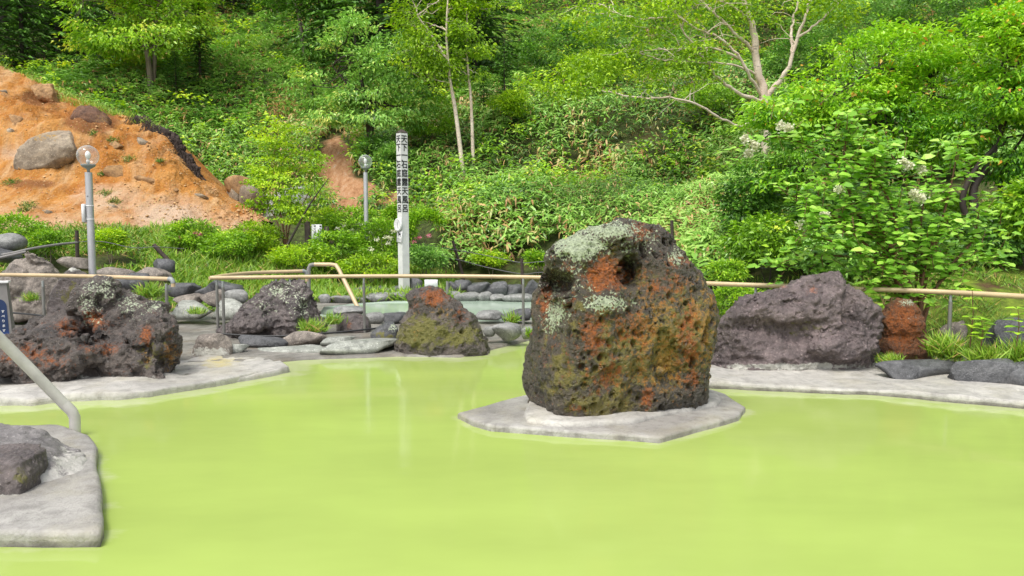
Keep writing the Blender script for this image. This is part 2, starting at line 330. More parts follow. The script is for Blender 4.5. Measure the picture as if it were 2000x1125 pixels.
def bark(name, a, b, lent=(.03, .025, .02), k=.6):
    m = Mat(name); n = m.noise(3, 6, .6, m.co((1, 1, .5))); c = m.mix(m.ramp(n, [(.3, 0.), (.7, 1.)]), a, b)
    l = m.ramp(m.noise(9, 4, .6, m.co((.6, .6, 3.5))), [(.58, 0.), (.66, 1.)])
    c = m.mix(m.math('MULTIPLY', l, k), c, lent); m.bump(m.noise(14, 5), .4, .01)
    return m.p(Base_Color=c, Roughness=.7)
M['bark_birch'] = bark('birch bark', (.56, .43, .33), (.76, .65, .55))
M['bark_grey'] = bark('grey brown bark', (.14, .105, .08), (.26, .21, .16), k=.4)
M['bark_dark'] = bark('dark bark', (.03, .022, .018), (.075, .055, .042), k=.3)
M['bark_red'] = bark('reddish twig bark', (.14, .06, .035), (.22, .11, .06), k=.2)

# ------------------------------------------------------------------ the setting: hillside, mound, terrace, pools
CTRL = [  # u, v, distance of points on the ground of the slope
 (-500,485,17),(-100,490,17.5),(150,500,18),(400,492,19),(600,497,20),(790,515,20.5),(900,521,21.3),(1050,519,20.5),(1200,520,18.5),(1400,540,15.5),(1600,565,13),(1850,600,11),(2200,645,10),(2700,690,9),
 (-500,440,24),(0,440,25),(300,440,25),(500,410,26),(620,412,25),(720,408,26),(800,430,24.5),(870,420,23.0),(1000,388,22.7),(1200,394,21.4),(1400,435,18.5),(1600,445,16.5),(1850,490,14),(2200,520,13),(2800,540,12),
 (880,402,25.2),(1000,376,25.3),(1150,368,25.3),(1300,376,24.6),(1420,390,22),
 (-500,200,34),(-100,200,34),(100,222,33.5),(300,275,32.5),(420,325,31.5),(500,335,31),(640,280,30.5),(760,290,30.5),(880,318,28),(1000,280,29),(1170,235,29),(1300,228,28.5),(1420,265,26),(1600,320,22.5),(1850,350,20),(2200,380,18.5),(2800,400,17),
 (-500,110,43),(100,155,43),(250,160,41),(420,140,41.5),(560,150,41.5),(700,160,40.5),(850,205,37.5),(1000,178,38.5),(1150,140,38.5),(1300,130,38.5),(1500,160,34.5),(1800,190,30),(2300,200,27),
 (-700,-60,57),(100,-10,57),(420,10,56),(700,10,56),(1000,10,56),(1300,-20,54),(1600,-40,49),(2000,-60,45),(2500,-80,42),
 (-1000,-330,95),(0,-330,95),(1000,-330,95),(2000,-330,95),(3000,-330,95)]
CXYZ = np.array([P(*c) for c in CTRL])
low = [(x, y, -.25) for x, y in ((-22,13),(-14,13),(-9,14),(-4,15),(0,16.5),(2.5,15.5),(4,12),(5.5,9.6))] + [(x, y, .02) for x, y in ((-22,15.5),(-12,15.5),(-6,17),(-2,18.7))] + [(6,8.2,.1),(9,8,.15),(13,7,.2)]
CXYZ = np.vstack((CXYZ, np.array(low)))
def _tps(r2): return .5 * r2 * np.log(r2 + 1e-9)
_n = len(CXYZ); _xy = CXYZ[:, :2] / 10
_K = _tps(((_xy[:, None] - _xy[None]) ** 2).sum(2)) + np.eye(_n) * .004
_Pm = np.hstack((np.ones((_n, 1)), _xy)); _A = np.block([[_K, _Pm], [_Pm.T, np.zeros((3, 3))]])
_w = np.linalg.solve(_A, np.concatenate((CXYZ[:, 2], np.zeros(3))))
def hz0(x, y):
    q = np.stack((np.atleast_1d(x), np.atleast_1d(y)), 1) / 10; out = np.zeros(len(q))
    for a in range(0, len(q), 20000):
        k = _tps(((q[a:a + 20000, None] - _xy[None]) ** 2).sum(2)); out[a:a + 20000] = k @ _w[:_n] + _w[_n] + q[a:a + 20000] @ _w[_n + 1:]
    return out
def hz(x, y):
    x = np.atleast_1d(np.asarray(x, float)); y = np.atleast_1d(np.asarray(y, float)); p = np.stack((x, y, np.zeros_like(x)), 1)
    am = smooth01(17, 26, y)
    return hz0(x, y) + (fbm(p, .2, 3, 5) * .8 + fbm(p, .8, 2, 9) * .22) * am
def on_hill(u, Y): x = XU(u, Y); x = XU(u, Y, float(hz(x, Y)[0])); return np.array((x, Y, float(hz(x, Y)[0])))
gx = np.linspace(-50, 50, 210); gy = np.concatenate((np.linspace(6.5, 32, 100), np.linspace(32.5, 110, 90)))
XX, YY = np.meshgrid(gx, gy); HV = np.stack((XX.ravel(), YY.ravel(), hz(XX.ravel(), YY.ravel())), 1)
def in_box(u, v, c, r): return np.exp(-(((u - c[0]) / r[0]) ** 2 + ((v - c[1]) / r[1]) ** 2) ** 2)
def bare_mask(p):
    u, v = proj(p); near = (p[:, 1] < 33) & (p[:, 1] > 21)
    m = np.maximum.reduce([in_box(u, v, (655, 320), (38, 60)), in_box(u, v, (690, 385), (60, 40)), in_box(u, v, (775, 405), (28, 35)), .95 * in_box(u, v, (560, 385), (60, 22))])
    return m * near
def moss_mask(p):
    u, v = proj(p); return smooth01(1480, 1700, u) * (p[:, 1] < 17) * (p[:, 1] > 6)
def grid_faces(nx, ny):
    j, i = np.meshgrid(np.arange(nx - 1), np.arange(ny - 1)); a = (i * nx + j).ravel()
    L = np.stack((a, a + 1, a + 1 + nx, a + nx), 1).ravel(); return L, np.arange(0, len(L), 4)
L, S = grid_faces(len(gx), len(gy))
obj('hillside', mesh_np('hillside', HV, L, S, M['hill'], True, {'bare': bare_mask(HV), 'moss': moss_mask(HV)}), kind='structure')
obj('ground', mesh_py('ground', [(-400, -400, -1.2), (400, -400, -1.2), (400, 400, -1.2), (-400, 400, -1.2)], [(0, 1, 2, 3)], M['ground']), kind='structure')

# orange bare-earth mound on the left: foot -> crest -> back, an uneven spur
CREST = [(-420,150,30),(-250,135,30),(-60,128,29.5),(0,136,29),(60,160,28.5),(110,182,28),(180,205,27.5),(240,225,27),(290,243,26.5),(330,270,26),(360,310,25.5),(400,350,25),(440,385,24.3),(480,415,23.5),(515,440,22.8)]
FOOT = [(-420,478,18),(-250,478,18.5),(-60,478,18.6),(0,478,18.7),(60,478,18.8),(110,480,19),(180,480,19.2),(240,480,19.4),(290,478,19.6),(330,474,19.8),(360,470,20),(400,465,20.3),(440,460,20.7),(480,455,21.2),(515,452,22)]
def mound_grid(nu=230, nt=150):
    ci = np.linspace(0, len(CREST) - 1, nu); k = np.arange(len(CREST))
    cr = np.array([P(*c) for c in CREST]); ft = np.array([P(*c) for c in FOOT])
    cr = np.stack([np.interp(ci, k, cr[:, j]) for j in range(3)], 1); ft = np.stack([np.interp(ci, k, ft[:, j]) for j in range(3)], 1)
    t = np.linspace(-.08, 1.35, nt); V = []
    for tt in t:
        if tt <= 1:
            q = ft + (cr - ft) * tt; h = cr[:, 2] - ft[:, 2]
            q[:, 2] += h * (.10 * np.sin(math.pi * max(tt, 0)) * (1 if tt > .5 else .2) - .07 * math.sin(math.pi * min(1, max(0, tt * 1.6))))
        else:
            q = cr.copy(); s = tt - 1; q[:, 1] += s * 14; q[:, 2] -= (s * 2.2 + s * s * 14) * (.25 + .75 * (cr[:, 2] - ft[:, 2]) / 6)
        V.append(q)
    V = np.concatenate(V); n = np.array((0, -.6, .8)); tt = np.repeat(t, nu)
    d = fbm(V, .45, 5, 31) * .5 + fbm(V, .8, 4, 77, True) * .34 * smooth01(.35, .7, tt) + fbm(V, 2.2, 4, 12) * .14
    Vs = V * np.array((1.3, .22, .22)); d = d - .16 * np.maximum(0, fbm(Vs, 1.0, 4, 91, True)) * smooth01(.05, .3, tt)
    d *= .35 + .65 * smooth01(.12, .5, tt); d *= np.where(tt > .96, .5, 1)
    V = V + n * d[:, None]
    u, v = proj(V)
    pale = np.maximum.reduce([.9 * np.exp(-((u - 330) / 110) ** 2 - ((v - 430) / 50) ** 2), .62 * smooth01(330, 470, v), in_box(u, v, (210, 390), (90, 40)) * .6, in_box(u, v, (60, 300), (90, 20)) * .6, in_box(u, v, (100, 450), (250, 30)) * .4])
    dark = np.maximum.reduce([in_box(u, v, (180, 235), (60, 30)) * .9, in_box(u, v, (80, 190), (50, 20)) * .8, in_box(u, v, (60, 360), (60, 12)) * .7, in_box(u, v, (300, 290), (30, 60)) * .4])
    return V, pale, dark, nu, nt
MV, mp, md, mnu, mnt = mound_grid()
L, S = grid_faces(mnu, mnt)
obj('earth_mound', mesh_np('earth_mound', MV, L, S, M['soil'], True, {'pale': mp, 'dark': md}), kind='structure')
MU, MVv = proj(MV); _front = np.repeat(np.linspace(-.08, 1.35, mnt), mnu) <= 1.0
def on_mound(u, v):                    # nearest grid point of the mound's face
    d = (MU - u) ** 2 + (MVv - v) ** 2 + (~_front) * 1e9; return MV[int(np.argmin(d))]

# land round the pool: one terrace with its shoreline, its upper face at z = .1
SHORE = [(-900,860),(-300,815),(0,781),(110,775),(268,768),(400,748),(540,722),(520,706),(590,699),(700,695),(780,692),(900,694),(985,674),(1040,660),(1110,655),(1260,690),(1380,747),(1500,754),(1700,762),(1850,774),(2000,788),(2300,820),(3000,890)]
def poly_solid(top, z0, z1, bev=.03, sub=.12, wob=.0, seed=0):
    """solid with a rounded, slightly uneven rim from a closed outline of x, y points"""
    p = np.array(top, float); out = []
    for i in range(len(p)):
        a, b = p[i], p[(i + 1) % len(p)]; n = max(1, int(np.linalg.norm(b - a) / sub)); out += [a + (b - a) * k / n for k in range(n)]
    p = np.array(out); n = len(p)
    if wob:
        q = np.hstack((p, np.zeros((n, 1)))); p = p + np.stack((fbm(q, 2.2, 3, seed), fbm(q, 2.2, 3, seed + 40)), 1) * wob
    t = np.roll(p, -1, 0) - np.roll(p, 1, 0); nn = norm(np.stack((t[:, 1], -t[:, 0]), 1))
    area = np.sum(p[:, 0] * np.roll(p[:, 1], -1) - np.roll(p[:, 0], -1) * p[:, 1]); 
    if area < 0: nn = -nn
    rings = [(0, z0)] + ([(0, -.01), (.0, .028)] if z0 < 0 and z1 - bev > .03 else []) + [(0, z1 - bev), (-.3 * bev, z1 - .3 * bev), (-bev, z1)]
    V = [(*(p[i] + nn[i] * o), z) for o, z in rings for i in range(n)]
    F = [((k * n + i), (k * n + (i + 1) % n), ((k + 1) * n + (i + 1) % n), ((k + 1) * n + i)) for k in range(len(rings) - 1) for i in range(n)]
    return V, F, [(len(rings) - 1) * n + i for i in range(n)]
from mathutils.geometry import delaunay_2d_cdt
def seg_dist(p, poly, closed=True):
    poly = np.array(poly); d = np.full(len(p), 9e9)
    for i in range(len(poly) - (0 if closed else 1)):
        a, b = poly[i], poly[(i + 1) % len(poly)]; ab = b - a; t = np.clip(((p - a) @ ab) / (ab @ ab), 0, 1); d = np.minimum(d, np.linalg.norm(p - a - t[:, None] * ab, axis=1))
    return d
def inside(p, poly):
    poly = np.asarray(poly); c = np.zeros(len(p), bool); j = len(poly) - 1
    for i in range(len(poly)):
        a, b = poly[i], poly[j]
        with np.errstate(all='ignore'):
            c ^= ((a[1] > p[:, 1]) != (b[1] > p[:, 1])) & (p[:, 0] < (b[0] - a[0]) * (p[:, 1] - a[1]) / (b[1] - a[1]) + a[0])
        j = i
    return c
def slab(name, top, z0, z1, mat, parent=None, bev=.03, sub=.12, wob=.015, seed=0, fill=.12, relief=.01, attrf=None, **props):
    V, F, cap = poly_solid(top, z0, z1, bev, sub, wob, seed)
    rim = np.array([V[i][:2] for i in cap]); lo, hi = rim.min(0), rim.max(0)
    g = np.stack(np.meshgrid(np.arange(lo[0], hi[0], fill), np.arange(lo[1], hi[1], fill)), 2).reshape(-1, 2)
    g = g + np.random.default_rng(seed).uniform(-.25, .25, g.shape) * fill
    g = g[inside(g, rim)]; g = g[seg_dist(g, rim) > fill * .4]
    n = len(rim); pts = [Vector((float(x), float(y))) for x, y in np.vstack((rim, g))]
    vo, eo, fo, *_ = delaunay_2d_cdt(pts, [(i, (i + 1) % n) for i in range(n)], [], 1, 1e-6)
    base = len(V) - n
    if len(vo) == len(pts):
        V = V + [(x, y, z1) for x, y in g]; F = F + [tuple(base + i for i in f) for f in fo]
    else:
        k0 = len(V); V = V + [(v.x, v.y, z1) for v in vo]; F = F + [tuple(k0 + i for i in f) for f in fo]
    A = np.array(V, float)
    A[:, 2] += np.where(A[:, 2] > z1 - .02, fbm(A, 1.5, 4, seed + 5) * relief + fbm(A, 7, 3, seed + 9) * relief * .45, 0)
    me = mesh_py(name, A, F, mat)
    if attrf:
        for k, fn in attrf.items():
            me.attributes.new(k, 'FLOAT', 'POINT').data.foreach_set('value', np.asarray(fn(A), np.float32))
    return obj(name, me, parent, **props)
ZT = .03
tide = lambda A: .8 * smooth01(.045, .015, A[:, 2])     # algae stain at the waterline
shore = [G(u, v, .03)[:2] for u, v in SHORE]
slab('terrace', shore + [(22, 24), (-24, 24)], -.9, ZT, M['terrace'], sub=.2, fill=.7, bev=.04, relief=.02, wob=.02, kind='structure')
# main pool water: a fine sheet; "shallow" = crusted shelf just under the surface beside the rim
ISLAND = [(893,813),(925,828),(960,838),(1100,848),(1180,853),(1290,861),(1370,838),(1440,817),(1456,800),(1416,776),(1330,748),(1150,745),(1030,776)]
NEAR = [(-420,1052),(196,1049),(201,1030),(196,960),(190,880),(172,856),(120,838),(40,834),(-420,838)]
LEDGE_L = [(-300,818),(-20,784),(60,785),(112,778),(255,771),(285,767),(400,750),(520,728),(562,719),(540,706),(505,692),(430,690),(360,700),(240,725),(100,750),(-300,770)]
LEDGE_R = [(1360,746),(1400,750),(1500,755),(1700,763),(1850,775),(2000,789),(2300,822),(2300,742),(2000,738),(1870,728),(1720,712),(1560,708),(1360,705)]
isl = [G(u, v, .02)[:2] for u, v in ISLAND]; nearp = [G(u, v, .05)[:2] for u, v in NEAR]
ledl = [G(u, v, .04)[:2] for u, v in LEDGE_L]; ledr = [G(u, v, .05)[:2] for u, v in LEDGE_R]
wx = np.linspace(-9, 11, 170); wy = np.linspace(-3, 12, 150); WX, WY = np.meshgrid(wx, wy); wp = np.stack((WX.ravel(), WY.ravel()), 1)
sh = np.maximum.reduce([.72 * (1 - smooth01(.05, .6, seg_dist(wp, shore, False))), .6 * (1 - smooth01(.0, .16, seg_dist(wp, isl))), .45 * (1 - smooth01(.0, .2, seg_dist(wp, nearp))), .72 * (1 - smooth01(.05, .55, seg_dist(wp, ledl)))])
L, S = grid_faces(170, 150)
obj('pool_water', mesh_np('pool_water', np.hstack((wp, np.zeros((len(wp), 1)))), L, S, M['water'], True, {'shallow': sh}), kind='structure')
# pale back pool, ringed by stones
BACKPOOL = [(622,606),(632,592),(700,585),(780,580),(870,576),(1000,574),(1100,578),(1120,606),(1000,614),(930,614),(800,616),(700,612)]
bp = [G(u, v, .15)[:2] for u, v in BACKPOOL]
bpm = [p for a, b in zip(bp, bp[1:] + bp[:1]) for p in (a, (a + b) / 2)]
slab('back_pool_water', bp, ZT - .02, ZT + .045, M['water_pale'], bev=.005, relief=0, wob=0, fill=.5, kind='structure')

# ------------------------------------------------------------------ rocks
def remesh(V, F, voxel):
    me = mesh_py('tmp', V, F); o = bpy.data.objects.new('tmp', me); COL.objects.link(o)
    md = o.modifiers.new('r', 'REMESH'); md.mode = 'VOXEL'; md.voxel_size = voxel
    dg = bpy.context.evaluated_depsgraph_get(); m2 = bpy.data.meshes.new_from_object(o.evaluated_get(dg))
    bpy.data.objects.remove(o); bpy.data.meshes.remove(me)
    A = np.zeros(len(m2.vertices) * 3, np.float32); m2.vertices.foreach_get('co', A)
    return m2, A.reshape(-1, 3).astype(float)
def vnorm(me):
    me.update(); N = np.zeros(len(me.vertices) * 3, np.float32); me.vertex_normals.foreach_get('vector', N) if hasattr(me, 'vertex_normals') else me.vertices.foreach_get('normal', N)
    return N.reshape(-1, 3).astype(float)
def setco(me, A): me.vertices.foreach_set('co', A.astype(np.float32).ravel()); me.update()
def lap(me, A, it):
    E = np.zeros(len(me.edges) * 2, np.int32); me.edges.foreach_get('vertices', E); E = E.reshape(-1, 2); n = len(A)
    deg = np.bincount(E.ravel(), minlength=n)[:, None]
    for _ in range(it):
        s = np.stack([np.bincount(E[:, 0], A[E[:, 1], k], n) + np.bincount(E[:, 1], A[E[:, 0], k], n) for k in range(3)], 1); A = A * .4 + .6 * s / deg
    return A
def rows_hull(rows, Y, depth, p=2.6, seg=36, twist=0, rot=0):
    """closed hull through picture rows (v, u left, u right[, distance]); depth = half thickness / half width"""
    V = []; n = 0
    for r in rows:
        v, a, b = r[:3]; yc = r[3] if len(r) > 3 else Y
        A, B = P(a, v, yc), P(b, v, yc); c = (A + B) / 2; w = (B[0] - A[0]) / 2; d = max(w * depth, .02)
        q = np.arange(seg) / seg * 2 * math.pi; cs, sn = np.cos(q), np.sin(q)
        x = np.sign(cs) * np.abs(cs) ** (2 / p); y = np.sign(sn) * np.abs(sn) ** (2 / p) * (d / w); x, y = x * math.cos(rot) - y * math.sin(rot), x * math.sin(rot) + y * math.cos(rot); mx = np.abs(x).max(); x, y = x / mx, y / mx
        V += [(c[0] + x[k] * w, c[1] + y[k] * w + twist * x[k] * w, c[2]) for k in range(seg)]
        n += 1
    F = [(k * seg + j, (k + 1) * seg + j, (k + 1) * seg + (j + 1) % seg, k * seg + (j + 1) % seg) for k in range(n - 1) for j in range(seg)]
    F += [tuple(range(seg)), tuple((n - 1) * seg + j for j in range(seg - 1, -1, -1))]
    return V, F
def ball(c, r, seg=16):
    V = [(c[0], c[1], c[2] + r[2])]; F = []; m = seg // 2
    for i in range(1, m):
        for j in range(seg):
            a, b = i / m * math.pi, j / seg * 2 * math.pi; V.append((c[0] + r[0] * math.sin(a) * math.cos(b), c[1] + r[1] * math.sin(a) * math.sin(b), c[2] + r[2] * math.cos(a)))
    V.append((c[0], c[1], c[2] - r[2])); L = len(V) - 1
    F += [(0, 1 + j, 1 + (j + 1) % seg) for j in range(seg)] + [(L, L - seg + (j + 1) % seg, L - seg + j) for j in range(seg)]
    F += [(1 + i * seg + j, 1 + (i + 1) * seg + j, 1 + (i + 1) * seg + (j + 1) % seg, 1 + i * seg + (j + 1) % seg) for i in range(m - 2) for j in range(seg)]
    return V, F
def rock(name, hulls, mat, voxel, seed, big=.08, bigf=1.6, mid=.03, midf=5, ridge=.0, ridgef=3, pits=(), planes=0, planek=.85, smooth=4, fine=.4, attrs=None, carve=(), label=None, category='rock', group=None, kind=None):
    mb = MB()
    for V, F in hulls: mb.add(V, F)
    me, A = remesh(mb.V, mb.F, voxel); rng = np.random.default_rng(seed)
    A = lap(me, A, smooth); lo, hi = A.min(0), A.max(0); c = (lo + hi) / 2; ext = (hi - lo) / 2
    for k in range(planes):                      # chip flat facets off the mass
        n = norm(rng.normal(size=3) * (1, 1, .8)); n[2] = abs(n[2]); d = (A - c) @ n; m = np.quantile(d, rng.uniform(.86, .96)); A = A - np.outer(np.maximum(d - m, 0) * planek, n)
    setco(me, A); N = vnorm(me)
    A = A + N * (fbm(A, bigf, 4, seed) * big)[:, None]
    if ridge: r0 = fbm(A, ridgef, 4, seed + 3, True); A = A + N * ((r0 - r0.mean()) * ridge)[:, None]
    if carve:
        for (u, v, ru, rv, dep) in carve:         # hollows worn into the face that looks at the pool
            pu, pv = proj(A); w = np.exp(-(((pu - u) / ru) ** 2 + ((pv - v) / rv) ** 2) ** 2) * (N[:, 1] < .15); A = A + (np.array((0, .45, 0)) - N * .6) * (w * dep)[:, None]; setco(me, A); N = vnorm(me)
    setco(me, A); N = vnorm(me)
    A = A + N * (fbm(A, midf, 4, seed + 8, gain=.6) * mid)[:, None]
    setco(me, A); N = vnorm(me); r0 = fbm(A, midf * 2.6, 3, seed + 15, True, .6); A = A + N * ((r0 - r0.mean()) * mid * fine)[:, None]
    for (f, rr, dep, keep) in pits:
        q = A + np.stack([fbm(A, 3, 2, seed + 60 + k) for k in range(3)], 1) * (.35 / f)
        d, rid = voro(q * np.array((1, 1, .8)), f, seed + int(f))
        w = np.clip(1 - d / (rr * (.5 + rid)), 0, 1) * (rid < keep) * smooth01(-.6, .05, fbm(A, 1.7, 2, seed + 70)); w = w * w * (3 - 2 * w); A = A - N * (np.sqrt(w + 1e-9) * w * dep)[:, None]
    lowz = lo[2]; setco(me, A); o0 = np.array((c[0], c[1], lowz))
    at = {}
    if attrs:
        pu, pv = proj(A)
        for k, blobs in attrs.items():
            a = np.zeros(len(A))
            for bl in blobs: a = np.maximum(a, bl[4] * np.exp(-(((pu - bl[0]) / bl[2]) ** 2 + ((pv - bl[1]) / bl[3]) ** 2)))
            at[k] = a
    setco(me, A - o0); me.name = name; me.materials.clear(); me.materials.append(mat)
    me.polygons.foreach_set('use_smooth', np.ones(len(me.polygons), bool))
    for k, a in at.items(): me.attributes.new(k, 'FLOAT', 'POINT').data.foreach_set('value', a.astype(np.float32))
    o = obj(name, me); o.location = Vector([float(x) for x in o0])
    if label: o['label'] = label; o['category'] = category
    if group: o['group'] = group
    if kind: o['kind'] = kind
    return o

# island: concrete platform and the tall pitted lava rock
ISL_Z = .055
island = thing('concrete_platform', G(1180, 810, 0), 'flat grey concrete platform in the green water under the tall lava rock', 'platform')
def rel(root, o): o.parent = root; o.location = o.location - root.location; return o
rel(island, slab('platform_slab', isl, -.6, ISL_Z, M['concrete'], bev=.025, sub=.08, fill=.1, relief=.008, wob=.02, seed=3, attrf={'dark': tide}))
coll = [G(u, v, ISL_Z)[:2] for u, v in ((1022,812),(1028,826),(1080,834),(1150,836),(1240,828),(1300,813),(1400,794),(1408,782),(1385,764),(1300,745),(1120,745),(1030,790))]
rel(island, slab('mortar_collar', coll, ISL_Z - .03, ISL_Z + .04, M['concrete_pale'], bev=.035, sub=.05, fill=.08, relief=.02, wob=.03, seed=8))
CR = [(431,1205,1262),(434,1186,1276),(441,1163,1291),(450,1132,1299),(460,1105,1304),(475,1088,1310),(492,1074,1336),(508,1064,1347),(522,1056,1358),(540,1050,1370),(556,1046,1379),(575,1042,1390),(600,1040,1399),(625,1042,1401),(645,1046,1398),(664,1038,1396),(690,1031,1390),(720,1027,1383),(745,1027,1378),(765,1031,1378),(785,1034,1381),(805,1034,1379),(835,1034,1372)]
rock('lava_boulder', [rows_hull(CR, 6.72, .62, 5.0, 64, 0, .34), ball(P(1112, 505, 6.5), (.2, .26, .17)), ball(P(1190, 465, 6.6), (.25, .3, .13))], M['lava_island'], .0112, 11,
     big=.05, bigf=1.9, mid=.04, midf=5, ridge=.045, ridgef=2.6, pits=((3.2, .42, .15, .4), (7.5, .46, .09, .55), (13, .5, .075, .65), (24, .5, .042, .7)), smooth=3,
     carve=((1082, 552, 34, 19, .34), (1068, 595, 18, 34, .12), (1238, 528, 18, 28, .2), (1255, 492, 9, 16, .14), (1300, 705, 27, 46, .09), (1185, 535, 52, 42, .1)),
     attrs={'lichen': [(1130, 480, 60, 36, .95), (1185, 450, 80, 22, .8), (1255, 470, 40, 40, .4), (1185, 592, 55, 22, .72), (1085, 615, 30, 38, .66), (1120, 520, 50, 40, .45), (1225, 480, 24, 40, .42), (1320, 500, 22, 24, .55), (1080, 560, 30, 40, .4), (1140, 570, 50, 40, .35)],
            'rust': [(1210, 620, 400, 400, .3), (1180, 535, 50, 46, .85), (1160, 655, 42, 60, .72), (1190, 735, 40, 50, .62), (1065, 590, 20, 40, .8), (1255, 450, 40, 34, .6), (1345, 660, 40, 120, .62), (1240, 640, 60, 90, .5), (1300, 560, 80, 60, .5), (1355, 740, 26, 36, .7), (1125, 800, 26, 14, .6), (1265, 775, 22, 30, .6), (1330, 510, 40, 30, .55)],
            'olive': [(1210, 660, 300, 300, .42), (1230, 700, 120, 110, .7), (1330, 650, 90, 140, .7), (1110, 730, 90, 90, .6), (1180, 790, 120, 40, .7), (1260, 560, 90, 60, .5)],
            'ochre': [(1298, 705, 26, 52, .8), (1290, 660, 120, 170, .6), (1370, 640, 44, 130, .68), (1330, 580, 80, 80, .5), (1220, 740, 90, 70, .5)]},
     label='tall pitted lava boulder with lichen and rust patches on the concrete platform', category='boulder')

# left lava outcrop over the pool edge
LR = [(550,176,208,9.2),(556,164,216,9.2),(568,156,240,9.2),(580,152,275,9.15),(595,145,318,9.1),(612,126,340,9.0),(630,80,352,8.95),(650,28,362,8.85),(672,-30,372,8.75),(695,-80,380,8.7),(715,-110,390,8.65),(740,-130,380,8.4),(775,-140,330,8.2)]
rock('lava_outcrop', [rows_hull(LR, 8.9, .46, 2.4, 40, -.35), ball(P(325, 668, 8.4), (.36, .36, .36)), ball(P(352, 692, 8.4), (.24, .26, .2)), ball(P(190, 590, 8.9), (.22, .3, .24)), ball(P(90, 700, 8.0), (.7, .42, .28))], M['lava'], .0205, 23,
     big=.1, bigf=1.9, mid=.07, midf=4.5, ridge=.12, ridgef=2.3, planes=2, planek=.6, pits=((3.4, .42, .15, .5), (7, .46, .09, .55), (14, .48, .045, .6)), smooth=2, fine=.6,
     carve=((150, 640, 26, 12, .2), (165, 660, 40, 14, .14), (285, 690, 14, 30, .08)),
     attrs={'lichen': [(195, 565, 44, 30, .5), (255, 595, 44, 34, .42), (300, 600, 40, 20, .45), (175, 600, 30, 50, .45)],
            'rust': [(180, 660, 400, 200, .22), (130, 640, 40, 26, .6), (185, 625, 30, 24, .75), (200, 680, 60, 22, .55), (60, 690, 70, 30, .5), (285, 655, 22, 30, .7), (20, 700, 40, 20, .6), (100, 700, 90, 40, .4), (330, 675, 20, 40, .5)],
            'ochre': [(330, 690, 22, 45, .62), (290, 690, 18, 40, .5), (365, 700, 20, 24, .5)], 'olive': [(300, 690, 50, 40, .5)],
            'pale': [(390, 708, 30, 12, .6), (250, 740, 160, 12, .5)]},
     label='long craggy brown lava outcrop rising from the left pool edge', category='rock outcrop')
ledge = thing('concrete_ledge', G(300, 760, 0), 'pale crusted concrete ledge below the craggy lava outcrop on the left', 'ledge')
oc = lambda A: np.maximum(.62 * np.exp(-((proj(A)[0] - 430) / 60) ** 2 - ((proj(A)[1] - 706) / 16) ** 2), .35 * in_box(*proj(A), (480, 700), (50, 12)))
rel(ledge, slab('ledge_slab', ledl, -.5, .05, M['concrete_pale'], bev=.03, sub=.05, fill=.07, relief=.05, wob=.09, seed=14, attrf={'ochre': oc}))
rel(ledge, slab('thin_slab', [G(u, v, .03)[:2] for u, v in ((250,771),(290,770),(420,750),(562,721),(545,710),(430,728),(330,745),(262,752))], -.3, .068, M['concrete_pale'], bev=.02, sub=.07, fill=.1, relief=.012, wob=.03, seed=15))
ledge = thing('concrete_ledge', G(1700, 740, 0), 'smooth grey concrete ledge along the water under the purple boulder', 'ledge')
rel(ledge, slab('ledge_slab', ledr, -.5, .065, M['concrete_pale'], bev=.03, sub=.05, fill=.08, relief=.035, wob=.06, seed=19, attrf={'dark': tide}))
# near-left platform with its rock hump
platform = thing('concrete_platform', G(0, 940, 0), 'grey concrete corner block with a rock hump at the lower left', 'platform')
dk = lambda A: np.maximum(.9 * in_box(*proj(A), (20, 870), (130, 50)), .0)
rel(platform, slab('platform_slab', nearp, -.6, .085, M['concrete'], bev=.03, sub=.07, fill=.06, relief=.02, wob=.015, seed=21, attrf={'dark': tide}))
o = rock('rock_hump', [rows_hull([(832,-200,95,5.25),(840,-220,140,5.2),(856,-240,172,5.05),(880,-260,186,4.9),(905,-280,190,4.78),(930,-290,182,4.68),(955,-300,150,4.58),(980,-300,100,4.5),(1010,-300,60,4.5)], 4.9, .42, 2.3, 40)], M['hump'], .02, 37, big=.04, bigf=2.4, mid=.022, midf=6, ridge=.03, planes=3, smooth=4,
     attrs={'pale': [(150, 920, 60, 60, 1.), (60, 965, 140, 24, 1.), (170, 860, 24, 30, .7), (100, 930, 60, 30, .8)], 'lichen': [(80, 950, 60, 12, .35)]}); rel(platform, o)
o = rock('dark_rock', [rows_hull([(880,-120,44,4.62),(884,-128,58,4.58),(892,-132,66,4.52),(925,-134,70,4.45),(958,-134,64,4.42),(990,-134,40,4.4)], 4.45, .6, 9, 44, 0, .12)], M['lava_dark'], .011, 41, big=.018, bigf=3, mid=.016, midf=7, smooth=0, fine=.7, attrs={'olive': [(30, 930, 60, 30, .5)], 'pale': [(20, 975, 100, 12, .8)]}); rel(platform, o)

